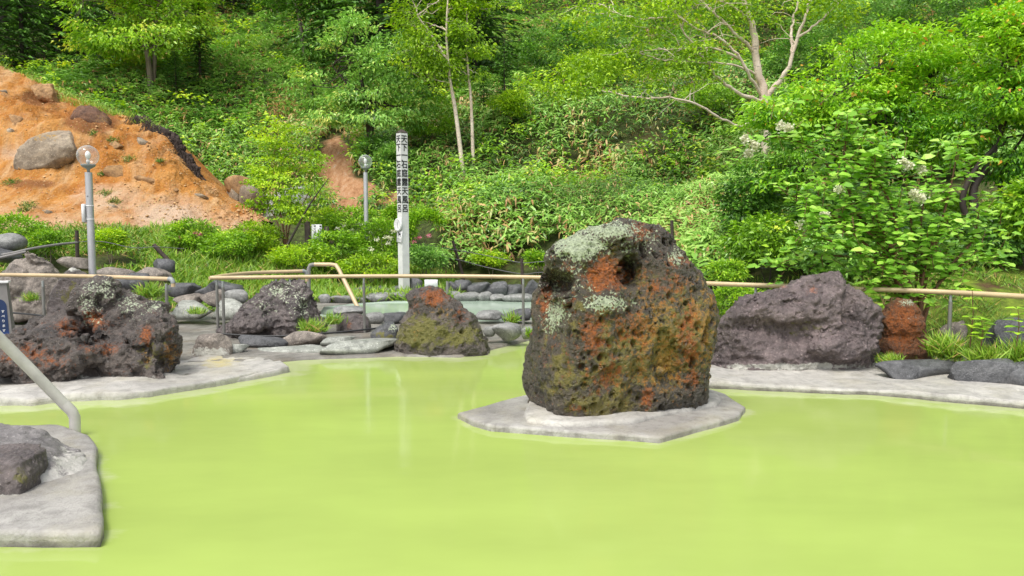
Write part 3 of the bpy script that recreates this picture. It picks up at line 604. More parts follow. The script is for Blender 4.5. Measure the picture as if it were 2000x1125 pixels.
# right: purple boulder and small rusty rock
BR = [(535,1600,1634),(539,1586,1650),(547,1562,1668),(556,1532,1682),(566,1478,1694),(574,1434,1702),(588,1416,1718),(604,1403,1728),(625,1400,1729),(645,1400,1724),(662,1398,1720),(685,1392,1712),(708,1386,1707),(730,1384,1704)]
rock('purple_boulder', [rows_hull(BR, 8.72, .36, 2.5, 40, .0), ball(P(1640, 665, 8.4), (.4, .25, .22))], M['lava_purple'], .016, 53, big=.05, bigf=2.2, mid=.04, midf=4.5, ridge=.1, ridgef=1.7, planes=5, planek=.75, smooth=2, fine=.9, pits=((5, .4, .045, .3), (13, .45, .03, .5)),
     carve=((1590, 650, 60, 22, .12), (1480, 640, 50, 16, .08), (1660, 600, 14, 50, .07)),
     attrs={'rust': [(1585, 570, 26, 14, .55), (1530, 558, 16, 8, .6)], 'olive': [(1560, 640, 70, 22, .45)], 'pale': [(1540, 716, 170, 8, .9)], 'ochre': [(1650, 640, 50, 30, .2)]},
     label='large smooth purple-grey lava boulder behind the right concrete ledge', category='boulder')
RR = [(586,1750,1776),(591,1738,1784),(605,1728,1796),(626,1718,1803),(645,1723,1805),(656,1727,1806),(672,1718,1812),(686,1718,1815),(698,1740,1806),(712,1748,1800)]
rock('rusty_rock', [rows_hull(RR, 8.75, .7, 2.6, 30)], M['lava_rust'], .0115, 61, big=.05, bigf=4, mid=.035, midf=8, pits=((7, .46, .07, .6), (15, .48, .03, .6)), smooth=2,
     attrs={'rust': [(1765, 640, 60, 80, .7)], 'lichen': [(1770, 590, 20, 8, .6)], 'pale': [(1780, 625, 30, 14, .3)], 'olive': [(1790, 700, 30, 12, .5)]}, label='small rusty orange pitted rock beside the purple boulder', category='rock')
# middle ground
MR = [(557,836,852),(561,826,864),(570,814,876),(584,797,889),(604,793,912),(622,783,930),(640,776,941),(660,774,951),(678,774,957),(695,776,958)]
rock('mossy_rock', [rows_hull(MR, 10.0, .6, 2.4, 36)], M['lava'], .014, 67, big=.06, bigf=2.4, mid=.05, midf=5, ridge=.05, ridgef=3.5, pits=((4.5, .44, .12, .5), (9, .46, .06, .6)), smooth=2,
     attrs={'rust': [(850, 580, 40, 24, .8), (900, 620, 26, 30, .4), (815, 600, 20, 30, .4)], 'olive': [(830, 650, 70, 36, .95), (900, 655, 60, 30, .75), (790, 650, 20, 30, .8)], 'ochre': [(815, 655, 24, 20, .45), (860, 610, 40, 18, .5)]}, label='pointed pitted rock, rusty on top and olive below, on the far pool rim', category='rock')
KR = [(544,530,586),(549,522,594),(560,512,607),(576,500,622),(596,480,629),(614,462,636),(632,442,640),(648,437,640),(662,440,636)]
rock('lichen_rock', [rows_hull(KR, 11.5, .55, 2.5, 36), ball(P(490, 630, 11.1), (.3, .25, .17))], M['lava_dark'], .018, 71, big=.1, bigf=2.2, mid=.06, midf=4.5, ridge=.09, ridgef=2.4, planes=6, planek=.7, pits=((5, .42, .08, .45), (10, .45, .04, .5)), smooth=2, fine=.6,
     attrs={'lichen': [(555, 570, 55, 26, .45), (590, 600, 30, 40, .4), (520, 600, 40, 26, .35)]}, label='dark grey lichened rock behind the left end of the long handrail', category='rock')
rock('brown_rock', [rows_hull([(474,74,92,13.4),(482,58,105,13.4),(500,34,118,13.3),(525,14,124,13.2),(555,-20,126,13.1),(590,-40,120,13),(620,-40,115,13)], 13.2, .5, 2.8, 32), ball(P(78, 495, 13.1), (.24, .22, .2)), ball(P(20, 560, 12.9), (.4, .3, .4))], M['stone_brown'], .022, 73, big=.09, bigf=1.7, mid=.03, midf=5, ridge=.05, ridgef=2.5, planes=9, smooth=2, label='brown-grey craggy rock behind the left handrail at the picture edge', category='rock')
rock('dark_rock', [rows_hull([(520,125,188),(526,112,196),(545,100,202),(570,97,200),(600,98,196),(630,104,190)], 12.4, .6, 3, 30)], M['lava_dark'], .02, 79, big=.06, mid=.025, ridge=.03, planes=6, smooth=3, attrs={'olive': [(150, 580, 50, 30, .7)], 'pale': [(150, 524, 50, 8, .5)]}, label='dark brown block of rock at the foot of the left lamp pole', category='rock')
rock('pale_boulder', [rows_hull([(652,392,432),(660,378,445),(675,373,451),(695,374,452),(712,380,450)], 9.7, .7, 2.6, 28)], M['stone_brown'], .016, 83, big=.03, bigf=3, mid=.02, planes=4, smooth=3, attrs={'pale': [(410, 690, 50, 16, .8)], 'ochre': [(400, 690, 40, 10, .4)]}, label='low rounded boulder with yellowish crust beside the left outcrop', category='boulder')
rock('dark_rock', [rows_hull([(630,742,768),(636,730,778),(650,724,780),(668,722,780),(688,726,778)], 10.4, .7, 2.6, 28)], M['stone_dark'], .016, 89, big=.04, bigf=3, mid=.02, planes=3, smooth=3, attrs={'olive': [(750, 660, 40, 20, .5)], 'lichen': [(765, 640, 14, 10, .4)]}, label='wet dark rock leaning against the pointed rusty rock', category='rock')
rock('reddish_rock', [rows_hull([(612,672,700),(618,660,716),(630,655,723),(648,654,724)], 11.9, .7, 2.6, 26)], M['lava_dark'], .02, 97, big=.03, bigf=3, mid=.02, planes=4, smooth=3, attrs={'rust': [(690, 630, 40, 20, .3)]}, label='low reddish-grey rock between handrail post and back pool', category='rock')

# shared stone meshes, scaled and turned for each stone
def stone_mesh(name, mat, seed, flat=0, planes=8, rough=.06):
    V, F = ball((0, 0, 0), (1, 1, 1), 26); me = mesh_py(name, V, F, mat); A = np.array(V); rng = np.random.default_rng(seed)
    A = np.sign(A) * np.abs(A) ** (.8 if planes < 6 else .55)
    for k in range(planes):
        n = norm(rng.normal(size=3)); d = A @ n; m = np.quantile(d, rng.uniform(.72, .93) if planes > 6 else rng.uniform(.8, .95)); A = A - np.outer(np.maximum(d - m, 0) * .92, n)
    A = A * (1 + rough * fbm(A, 1.6, 3, seed)[:, None] * 2); A = A + fbm(A, 5, 3, seed + 3)[:, None] * rough * .5 * norm(A)
    lo, hi = A.min(0), A.max(0); A = (A - (lo + hi) / 2) / (hi - lo); A[:, 2] += .5
    setco(me, A); me.polygons.foreach_set('use_smooth', np.ones(len(me.polygons), bool)); return me
STONES = {k: [stone_mesh('stone', M[m], 100 * i + j, planes=pl, rough=ro) for j in range(5)] for i, (k, m, pl, ro) in enumerate((('grey', 'stone_grey', 4, .05), ('dark', 'stone_dark', 7, .08), ('brown', 'stone_brown', 12, .08), ('slab', 'stone_slab', 14, .05), ('ochre', 'ochre_stone', 10, .07), ('boulder', 'boulder', 10, .06)))}
_sr = random.Random(4)
def stone(name, u0, u1, v0, v1, Y, kind, label, category='stone', group=None, depth=.8, tilt=.1, sink=.12, rz=None, z=None):
    a, b = P(u0, v1, Y), P(u1, v1, Y); t = P(u0, v0, Y); w = b[0] - a[0]; h = t[2] - a[2]
    o = obj(name, _sr.choice(STONES[kind])); o.location = ((a[0] + b[0]) / 2, Y, a[2] - h * sink if z is None else z)
    o.scale = (w * 1.05, max(w * depth, .05), h * (1 + sink)); o.rotation_euler = (_sr.uniform(-tilt, tilt), _sr.uniform(-tilt, tilt), _sr.uniform(-.25, .25) if rz is None else rz)
    o['label'] = label; o['category'] = category
    if group: o['group'] = group
    return o
ORD = ['first', 'second', 'third', 'fourth', 'fifth', 'sixth', 'seventh', 'eighth', 'ninth', 'tenth', 'eleventh', 'twelfth']
for i, (a, b, c, d) in enumerate(((622,646,574,594),(646,690,576,593),(690,719,579,592),(714,768,571,589),(760,799,570,587),(838,880,568,582),(876,900,568,582),(890,940,570,588),(935,963,569,587),(957,987,574,588),(983,1046,573,590),(1040,1090,570,590))):
    stone('rim_stone', a, b, c, d, 16.9 - abs(i - 5) * .06, 'grey', f'smooth grey stone, {ORD[i]} from left along the far rim of the back pool', group='stones on the far rim of the back pool')
for i, (a, b, c, d) in enumerate(((652,712,597,615),(712,753,610,630),(749,794,609,630),(930,981,606,623),(983,1041,603,625),(1038,1090,600,625))):
    stone('rim_stone', a, b, c, d, 13.0, 'grey' if i != 2 and i != 4 else 'dark', f'rounded stone, {ORD[i]} from left along the near rim of the back pool', group='stones on the near rim of the back pool')
for i, (a, b, c, d) in enumerate(((690,728,560,576),(724,760,557,573),(756,787,558,574),(797,823,543,573),(866,898,549,568),(888,919,546,566),(912,962,551,574),(948,991,548,577),(977,1022,555,578),(1018,1060,545,578))):
    stone('wall_stone', a, b, c, d, 17.7, 'dark', f'dark grey stone, {ORD[i]} from left in the low wall behind the back pool', group='low stone wall behind the back pool')
for i, (a, b, c, d, k) in enumerate(((326,388,552,575,'dark'),(382,472,547,571,'dark'),(340,402,573,592,'brown'),(394,444,566,592,'brown'),(438,488,565,588,'grey'),(335,424,585,615,'slab'),(418,500,584,613,'slab'),(432,476,604,622,'slab'))):
    stone('step_stone', a, b, c, d, 13.6 - i * .12, k, f'rough stone block, {ORD[i]} in the stepped bank left of the lichened rock', group='stone blocks of the stepped bank', depth=.6, sink=.3)
for i, (a, b, c, d) in enumerate(((943,967,637,656),(963,1020,630,662),(1017,1043,636,660))):
    stone('cobble', a, b, c, d, 10.6, 'grey', ('small rounded grey cobble left of the big round cobble by the pool', 'big smooth round grey cobble at the pool edge left of the boulder', 'small grey cobble touching the tall lava boulder outline')[i], category='cobble')
stone('flat_slab', 636, 778, 663, 690, 9.95, 'slab', 'broad flat stone slab lying at the far pool edge by the pointed rock', 'slab', depth=.75, tilt=.03, rz=.05)
stone('flat_slab', 630, 692, 657, 675, 10.5, 'slab', 'small flat slab lying behind the broad slab', 'slab', depth=.8, tilt=.03)
stone('flat_slab', 500, 642, 675, 694, 9.95, 'slab', 'long narrow grey edge slab left of the broad slab', 'slab', depth=.4, tilt=.02, rz=0)
stone('flat_slab', 438, 484, 672, 692, 9.85, 'slab', 'small greenish slab beside the yellowish boulder', 'slab', depth=.7, tilt=.04)
stone('rubble_rock', 466, 560, 656, 678, 10.35, 'dark', 'dark flat rubble rock behind the narrow edge slab, left one', 'rock', depth=.5)
stone('rubble_rock', 540, 640, 645, 676, 10.5, 'brown', 'brownish flat rubble rock behind the narrow edge slab, right one', 'rock', depth=.5)
stone('flat_rock', 1712, 1880, 703, 735, 8.1, 'dark', 'flat dark rock lying on the right ledge below the rusty rock', 'rock', depth=.35, tilt=.03)
stone('flat_rock', 1860, 1985, 700, 755, 7.75, 'dark', 'flat pointed dark rock on the ledge at the right picture edge', 'rock', depth=.4, tilt=.04)
stone('flat_rock', 1960, 2080, 705, 760, 7.7, 'dark', 'dark rock cut by the right picture edge above the ledge', 'rock', depth=.5)
stone('grey_rock', 1830, 1890, 625, 690, 9.0, 'brown', 'mossy grey rock below the right handrail post', 'rock', depth=.8)
stone('grey_rock', 1930, 2010, 620, 680, 9.2, 'dark', 'dark shaded rock in the moss bank at far right', 'rock', depth=.7)
for i, (a, b, c, d, Y, k, lb) in enumerate(((-30,48,455,485,15.5,'grey','grey flat rock on the left bank behind the brown craggy rock'),(-60,30,480,505,15,'dark','dark rock under the grey conduit pipes at far left'),(196,262,522,548,14.5,'brown','brown rock just right of the left lamp pole'),(230,292,532,560,13.6,'dark','dark boulder behind the left handrail right of the lamp pole'),(266,330,520,545,15,'brown','brown-grey rock on the bank behind the left handrail end'),(120,175,500,525,15.5,'brown','brown flat rock left of the lamp pole on the bank'),(300,340,505,530,15.8,'dark','dark rock under the broken stake on the bank'))):
    stone('bank_rock', a, b, c, d, Y, k, lb, 'rock', sink=.3)
# rocks in the orange mound
my = float(on_mound(100, 300)[1])
rock('mound_boulder', [rows_hull([(254,118,136,my+.5),(262,96,158,my+.4),(275,68,166,my+.25),(292,50,165,my+.1),(310,40,150,my),(328,36,120,my-.05),(340,40,92,my),(350,50,80,my+.1)], my, .6, 3.2, 36, .15)], M['boulder'], .045, 301, big=.08, bigf=1.1, mid=.03, midf=4, planes=8, smooth=2, attrs={'ochre': [(90, 265, 60, 16, .5), (60, 340, 60, 12, .5)], 'rust': [(60, 345, 50, 8, .4)]}, label='huge pale grey boulder embedded in the orange mound left of the lamp', category='boulder')
my = float(on_mound(178, 232)[1])
rock('mound_ledge', [rows_hull([(204,140,168,my+.3),(212,136,190,my+.2),(226,138,210,my+.1),(242,150,218,my),(254,172,214,my),(264,186,206,my+.1)], my, .55, 3.2, 30)], M['lava_rust'], .045, 303, big=.1, bigf=1.3, mid=.05, ridge=.06, planes=6, smooth=2, attrs={'rust': [(190, 245, 40, 14, .3)], 'ochre': [(200, 235, 30, 20, .5)]}, label='dark brown ledge of rock under the grassy crest of the mound', category='rock')
my = float(on_mound(85, 188)[1])
rock('mound_outcrop', [rows_hull([(166,70,104,my+.2),(174,54,114,my+.1),(190,50,118,my),(204,60,112,my),(210,70,100,my+.1)], my, .55, 3.2, 30)], M['ochre_stone'], .045, 305, big=.1, bigf=1.3, mid=.05, ridge=.06, planes=6, smooth=2, attrs={'rust': [(85, 195, 40, 14, .5)]}, label='rust-brown outcrop near the top of the orange mound', category='rock')
for (a, b, c, d, k, lb, s) in ((140,204,300,358,'ochre','ochre boulder behind the left lamp pole below the huge boulder',.4),
        (210,262,322,368,'ochre','knobbly ochre rock right of the lamp globe',.4),(262,312,334,362,'ochre','flat ochre rock right of the knobbly ochre rock',.4),(262,288,268,292,'boulder','small rounded pale stone below the dark root mat',.4),(205,236,275,302,'ochre','small rock above the lamp globe to its right',.5),(8,48,225,256,'ochre','ochre rock at the left picture edge on the mound',.5),(14,32,250,264,'boulder','tiny stone under the ochre rock at the left edge',.3),
        (380,404,378,394,'boulder','loose pale stone on the right flank of the mound',.2),(214,232,398,420,'boulder','pale stone half way down the mound right of the lamp',.3),(80,104,408,424,'boulder','white stone near the foot of the mound left of the lamp',.2),(420,434,422,434,'ochre','small loose stone at the right foot of the mound',.2),(0,14,175,188,'boulder','tiny pale stone at the upper left of the mound',.2),(340,356,364,374,'ochre','loose flake of stone on the upper right flank',.2)):
    p = on_mound((a + b) / 2, (c + d) / 2); o = stone('mound_rock', a, b, c, d, p[1] + .32 * (b - a) / F_PX * p[1], k, lb, 'rock', depth=.8, sink=0, tilt=.2)
for (a, b, c, d, Y, lb) in ((440,488,343,382,25.4,'reddish top rock of the pile at the right foot of the mound'),(440,474,362,412,25.2,'lower left rock of the pile at the right foot of the mound'),(468,510,360,412,25.1,'lower right rock of the pile at the right foot of the mound')):
    stone('pile_rock', a, b, c, d, Y, 'ochre' if 'top' in lb else 'boulder', lb, 'rock', sink=.1)
stone('white_rock', 506, 610, 362, 420, 25.5, 'slab', 'whitish bare rock face behind the young yellow-green maple', 'rock', sink=.2)

# ------------------------------------------------------------------ vegetation
RNG = np.random.default_rng(77)
def frame(D, Nn):
    D = norm(D); S = norm(np.cross(D, Nn)); return D, S, np.cross(S, D)
def leaves(name, C, D, Nn, Ln, Wd, tint, mat, kind='diamond', droop=.25, local=None):
    """many single leaves as one mesh: C base, D direction, Nn upper side"""
    D, S, U = frame(D, Nn); n = len(C); Ln = np.broadcast_to(Ln, (n,))[:, None]; Wd = np.broadcast_to(Wd, (n,))[:, None] * .5
    if kind == 'diamond':                   # two faces folded along the midrib
        V = np.stack((C, C + D * Ln * .42 - S * Wd + U * Wd * .35, C + D * Ln - U * Ln * droop, C + D * Ln * .42 + S * Wd + U * Wd * .35), 1)
        f = np.array((0, 1, 2, 0, 2, 3)); k = 4; fs = np.array((0, 3)); nl = 6
    else:                                   # long blade of three lengths that arches over
        a = C + D * Ln * .33 + U * Ln * .06; b = C + D * Ln * .7 - U * Ln * droop * .35; t = C + D * Ln * .97 - U * Ln * droop
        V = np.stack((C, a - S * Wd, a + S * Wd, b - S * Wd * .85, b + S * Wd * .85, t), 1)
        f = np.array((0, 1, 2, 1, 3, 4, 2, 3, 5, 4)); k = 6; fs = np.array((0, 3, 7)); nl = 10
    loops = (np.arange(n)[:, None] * k + f).ravel(); st = (np.arange(n)[:, None] * nl + fs).ravel()
    if local is not None: V = V - np.asarray(local, float)
    return mesh_np(name, V.reshape(-1, 3), loops, st, mat, False, {'tint': np.repeat(np.clip(tint, 0, 1), k)})
def rdir(n, rng, zlo=-.4, zhi=.4):
    a = rng.uniform(0, 2 * math.pi, n); z = rng.uniform(zlo, zhi, n); return norm(np.stack((np.cos(a), np.sin(a), z), 1))

# ---- bamboo grass (sasa): culm tips carry fans of arching leaves
def visible(p, mu=260, mv=160):
    u, v = proj(p); return (u > -mu) & (u < 2000 + mu) & (v > -mv) & (v < 760)
def scatter(x0, x1, y0, y1, n, rng):
    x = rng.uniform(x0, x1, n); y = rng.uniform(y0, y1, n); return x, y
def sasa(name, y0, y1, dens, Ln, hgt, mask, seed, label, nl=6, shape='blade'):
    rng = np.random.default_rng(seed); xw = y1 * .8; n = int(dens * 2 * xw * (y1 - y0))
    x, y = scatter(-xw, xw, y0, y1, n, rng); keep = np.abs(x) < y * .72 + 2.5; x, y = x[keep], y[keep]
    p = np.stack((x, y, hz(x, y)), 1); k = visible(p, 140, 90); uu, vv = proj(p); k &= ~((uu < 500) & (y > 23) & (vv > np.interp(uu, [c[0] for c in CREST], [c[1] for c in CREST]) + 45)); p = p[k]; m = mask(p); keep = rng.random(len(p)) < m; p = p[keep]
    p3 = p * (1, 1, 0); clump = fbm(p3, .55, 3, seed); h = hgt * np.clip(.75 + .55 * clump + rng.uniform(-.45, .25, len(p)), .12, 1.5)
    bush = fbm(p3, .22, 3, seed + 5)
    tip = p + np.stack((rng.normal(0, .08, len(p)), rng.normal(-.06, .08, len(p)), h), 1)
    n = len(p); C = np.repeat(tip, nl, 0); a = rng.uniform(0, 6.28, n)[:, None] + np.arange(nl) * 2.39 + rng.normal(0, .3, (n, nl)); a = a.ravel()
    el = rng.uniform(-.55, .5, n * nl); D = np.stack((np.cos(a) * np.cos(el), np.sin(a) * np.cos(el) - .25, np.sin(el)), 1)
    C = C - np.stack((0 * a, 0 * a, rng.uniform(0, .3, n * nl) * np.repeat(h, nl)), 1)
    L_ = Ln * rng.uniform(.55, 1.25, n * nl) * np.repeat(1 + .35 * fbm(p3, .4, 2, seed + 30), nl); Nn = norm(np.stack((rng.normal(0, .35, n * nl), rng.normal(-.4, .35, n * nl), np.ones(n * nl)), 1))
    t = .42 + rng.normal(0, .14, n * nl) + np.repeat(.25 * clump + .25 * bush + .2 * (h / hgt - .8), nl)
    steep = smooth01(.75, 1.3, (hz(p[:, 0], p[:, 1] + .4) - hz(p[:, 0], p[:, 1] - .4)) / .8)
    dryness = np.repeat(.8 * steep * smooth01(-.3, .3, fbm(p3, .25, 2, seed + 2)) + smooth01(.05, .5, fbm(p3, .3, 3, seed + 11)) * (1 - smooth01(.5, 1.0, h / hgt)), nl)
    pu, pv = proj(p); patch = np.maximum.reduce([in_box(pu, pv, (1180, 350), (150, 45)), .8 * in_box(pu, pv, (890, 450), (50, 50)), .7 * in_box(pu, pv, (1400, 470), (80, 40)), .8 * in_box(pu, pv, (590, 250), (80, 60)), .7 * in_box(pu, pv, (1080, 90), (50, 25)), .8 * in_box(pu, pv, (1000, 500), (160, 22))]) * smooth01(-.45, .2, fbm(p3, .7, 2, seed + 44))
    dryness = np.maximum(dryness, np.repeat(.75 * patch, nl))
    dry = rng.random(n * nl) < .06 + .6 * dryness + .25 * (np.repeat(h / hgt, nl) < .4)
    t = np.where(dry, rng.uniform(.8, 1, n * nl), np.clip(t, 0, .74))
    hang = dry & (rng.random(n * nl) < .6); D[hang] = norm(D[hang] * (1, 1, 0) * .5 + np.array((0, -.2, -.8)))
    me = leaves(name, C, D, Nn, L_, L_ * rng.uniform(.15, .24, n * nl) * (1.15 if shape == 'diamond' else 1), t, M['sasa'], shape, .28)
    return obj(name, me, kind='stuff', label=label, category='bamboo grass')
def sasa_mask(p):
    u, v = proj(p); m = np.ones(len(p)); m *= 1 - smooth01(.35, .6, bare_mask(p))
    lf = (u < 620) & (p[:, 1] < 25.5); m[lf] = 0
    m *= 1 - smooth01(1440, 1560, u) * (p[:, 1] < 19.5)
    m *= np.where((u > 560) & (u < 860) & (p[:, 1] < 24), .0, 1.0)
    m *= np.where((p[:, 1] < 20.7) & (u < 1100) , 0, 1); m *= np.where((p[:, 1] < 14.8), 0, 1)
    tl = smooth01(300, 200, u) * (v < 150); m *= 1 - .8 * tl
    return m
sasa('bamboo_grass', 14.5, 26, 95, .215, .8, sasa_mask, 3, 'dense bamboo grass with dry brown lower leaves on the near bank', 6)
sasa('bamboo_grass', 26, 34, 42, .25, .85, sasa_mask, 5, 'bamboo grass covering the middle of the slope above the near bank', 6)
sasa('bamboo_grass', 34, 46, 34, .29, .9, sasa_mask, 7, 'pale bamboo grass on the upper slope between the trees', 6, 'diamond')
sasa('bamboo_grass', 46, 62, 12, .42, 1.0, sasa_mask, 8, 'distant bamboo grass at the top of the slope', 5, 'diamond')

# ---- mixed broad-leaved undergrowth between the bamboo grass
def undergrowth(name, y0, y1, n, mat, Ln, seed, label, hgt=.7):
    rng = np.random.default_rng(seed); y = rng.uniform(y0, y1, n * 4); x = rng.uniform(-.72, .72, n * 4) * y; p = np.stack((x, y, hz(x, y)), 1)
    k = visible(p, 120, 60) & (fbm(p * (1, 1, 0), .28, 3, seed) > .08) & (rng.random(len(p)) < sasa_mask(p)); p = p[k][:n]
    c = p + np.stack((np.zeros(len(p)), np.zeros(len(p)), rng.uniform(.3, 1.3, len(p)) * hgt), 1); m = 26; nn = len(c) * m
    C = np.repeat(c, m, 0) + rng.normal(0, .22, (nn, 3)) * (1, 1, .6); D = rdir(nn, rng, -.5, .3); Nn = norm(np.stack((rng.normal(0, .4, nn), rng.normal(-.4, .4, nn), np.ones(nn)), 1)); L_ = Ln * rng.uniform(.6, 1.2, nn)
    obj(name, leaves(name, C, D, Nn, L_, L_ * .6, np.repeat(rng.normal(.55, .16, len(c)), m) + rng.normal(0, .1, nn), M[mat], 'diamond', .2), kind='stuff', label=label, category='undergrowth')
undergrowth('undergrowth', 22, 34, 450, 'leaf_bright', .16, 61, 'bright broad-leaved herbs mixed into the bamboo grass of the middle slope')
undergrowth('undergrowth', 30, 56, 320, 'leaf_yellow', .22, 65, 'yellow-green saplings and herbs on the upper slope', 1.2)
# ---- grass and low herbs
def grass(name, pts, Ln, W, seed, label, mat='grass', spread=.5, tint=.5, dry=.06, parent=None, stuff=True, local=None, up=1.0):
    rng = np.random.default_rng(seed); n = len(pts)
    D = norm(np.stack((rng.normal(0, spread, n), rng.normal(-.1, spread, n), np.full(n, up)), 1)); L_ = Ln * rng.uniform(.4, 1.2, n)
    Nn = norm(np.stack((rng.normal(0, 1, n), rng.normal(-.6, 1, n), rng.uniform(.1, .6, n)), 1)); t = tint + rng.normal(0, .16, n); t = np.where(rng.random(n) < dry, rng.uniform(.88, 1, n), np.clip(t, 0, .8))
    me = leaves(name, np.asarray(pts), D, Nn, L_, W * rng.uniform(.6, 1.2, n), t, M[mat], 'blade', .35, local)
    if stuff: return obj(name, me, parent, kind='stuff', label=label, category='grass')
    return me
def hill_pts(n, umin, umax, y0, y1, rng, clumpf=.9, thr=-.3):
    y = rng.uniform(y0, y1, n * 3); u = rng.uniform(umin, umax, n * 3); x = (u - 1000) / F_PX * y; z = np.maximum(hz(x, y), ZT)
    p = np.stack((x, y, z), 1); k = fbm(p * (1, 1, 0), clumpf, 3, 21) > thr; return p[k][:n]
r_ = np.random.default_rng(15)
grass('long_grass', hill_pts(17000, 300, 890, 16.6, 20.5, r_), .34, .022, 31, 'bright long grass and weeds on the bank behind the stone steps', tint=.55, spread=.65)
grass('weed_cover', hill_pts(15000, -80, 430, 14.6, 20.5, r_, thr=-.3), .22, .026, 33, 'patchy low weeds on the stony bank below the orange mound', tint=.42, dry=.15, spread=.8)
_mp = hill_pts(16000, 1450, 2250, 8.8, 18.5, r_, 1.4, -.15); grass('bank_grass', _mp, .2, .012, 35, 'fine grass and moss on the shaded bank at the right', tint=.35, dry=.1, spread=.7)
# grass along the crest and tufts on the face of the mound
_cr = MV.reshape(mnt, mnu, 3); _t = np.linspace(-.08, 1.35, mnt)
ci = np.where((_t > .93) & (_t < 1.2))[0]; _q = []
for i in range(9000):
    a = r_.integers(0, mnu); b = r_.choice(ci); _q.append(_cr[b, a] + (r_.normal(0, .04), r_.normal(0, .04), -.02))
_q = np.array(_q); _u, _v = proj(_q); _k = (_u < 320) & (fbm(_q, .9, 2, 4) > -.35 - .0 * _u); grass('crest_grass', _q[_k], .3, .02, 37, 'bright green grass fringe along the crest of the orange mound', tint=.6, spread=.7)
for i, (u, v, w, h, lb) in enumerate(((218,272,16,10,'small grass tuft right of the dark ledge rock on the mound'),(20,358,22,12,'grass tuft below the huge boulder at the left edge'),(55,402,16,8,'short grass tuft near the foot of the mound'),(204,378,18,6,'flat grass tuft right of the lamp pole on the mound'),(222,396,14,6,'mossy tuft on the mound above a pale stone'),(185,262,12,8,'tuft below the dark ledge rock'),(250,312,16,7,'low tuft above the knobbly ochre rock'),(45,412,14,8,'lower left grass tuft on the mound'),(200,340,8,12,'tuft beside the ochre boulder behind the lamp pole'),(312,318,6,6,'tiny tuft on the right flank of the mound'))):
    p = on_mound(u, v); n = 170; s = w / F_PX * p[1]; q = p + np.stack((r_.normal(0, s * .45, n), r_.normal(0, s * .3, n), np.zeros(n)), 1); q[:, 2] += (q[:, 1] - p[1]) * .7
    o = obj('grass_tuft', grass('grass_tuft', q, .12, .016, 50 + i, lb, spread=.9, tint=.12, dry=.3, stuff=False, local=p)); o.location = Vector(p.tolist()); o['label'] = lb; o['category'] = 'grass tuft'; o['group'] = 'grass tufts on the orange mound'
for i, (u, v, Y, w, L_, n, lb) in enumerate(((610,646,10.9,22,.22,420,'bright grass tuft in front of the lichened rock'),(648,630,11.6,14,.2,260,'yellow-green grass tuft right of the lichened rock'),(1850,695,8.35,26,.3,520,'lush grass tuft right of the small rusty rock'),(1925,705,8.0,30,.24,520,'grass tuft above the flat pointed dark rock'),(1990,700,7.9,26,.26,400,'grass tuft at the right picture edge above the ledge'),(1740,708,8.3,18,.14,300,'dark green moss tuft under the small rusty rock'),(295,578,12.6,18,.3,300,'leafy weed clump behind the left handrail end'),(1000,628,11.8,12,.22,120,'spiky grass tuft left of the rail post by the back pool'),(1036,655,10.5,8,.16,120,'little grass tuft at the foot of the tall boulder outline'),(60,585,12.2,12,.16,160,'short dry grass tuft under the brown craggy rock'),(385,610,12.6,16,.14,200,'small grass tuft in the stepped stone bank'))):
    p = P(u, v, Y); p[2] = max(ZT, p[2] - .03); s = w / F_PX * Y; q = p + np.stack((r_.normal(0, s * .45, n), r_.normal(0, s * .45, n), np.zeros(n)), 1)
    o = obj('grass_tuft', grass('grass_tuft', q, L_, .012 if L_ < .3 else .016, 80 + i, lb, spread=.55, tint=.55, stuff=False, local=p)); o.location = Vector(p.tolist()); o['label'] = lb; o['category'] = 'grass tuft'

# loose gravel on the face of the mound
gm = MB(); _r = np.random.default_rng(8); _fi = np.where(_front & (MU > -150) & (MU < 520) & (MVv < 480))[0]
gV, gF = [], []; octv = np.array(((1, 0, 0), (0, 1, 0), (-1, 0, 0), (0, -1, 0), (0, 0, .7), (0, 0, -.7))); octf = ((0, 1, 4), (1, 2, 4), (2, 3, 4), (3, 0, 4), (1, 0, 5), (2, 1, 5), (3, 2, 5), (0, 3, 5))
for k, i in enumerate(_r.choice(_fi, 1500)):
    sz = .025 * _r.uniform(.5, 1) / _r.uniform(.25, 1) ** .7 * (1.3 if MVv[i] > 400 else 1); a = _r.uniform(0, 6.28); ca, sa = math.cos(a), math.sin(a)
    gV.append(MV[i] + _r.normal(0, .03, 3) + (octv + _r.normal(0, .18, (6, 3))) @ np.array(((ca, sa, 0), (-sa, ca, 0), (0, 0, 1))) * sz); gF += [tuple(k * 6 + j for j in f) for f in octf]
obj('gravel', mesh_py('gravel', np.concatenate(gV), gF, M['gravel'], False), kind='stuff', label='loose ochre gravel strewn over the orange mound', category='gravel')
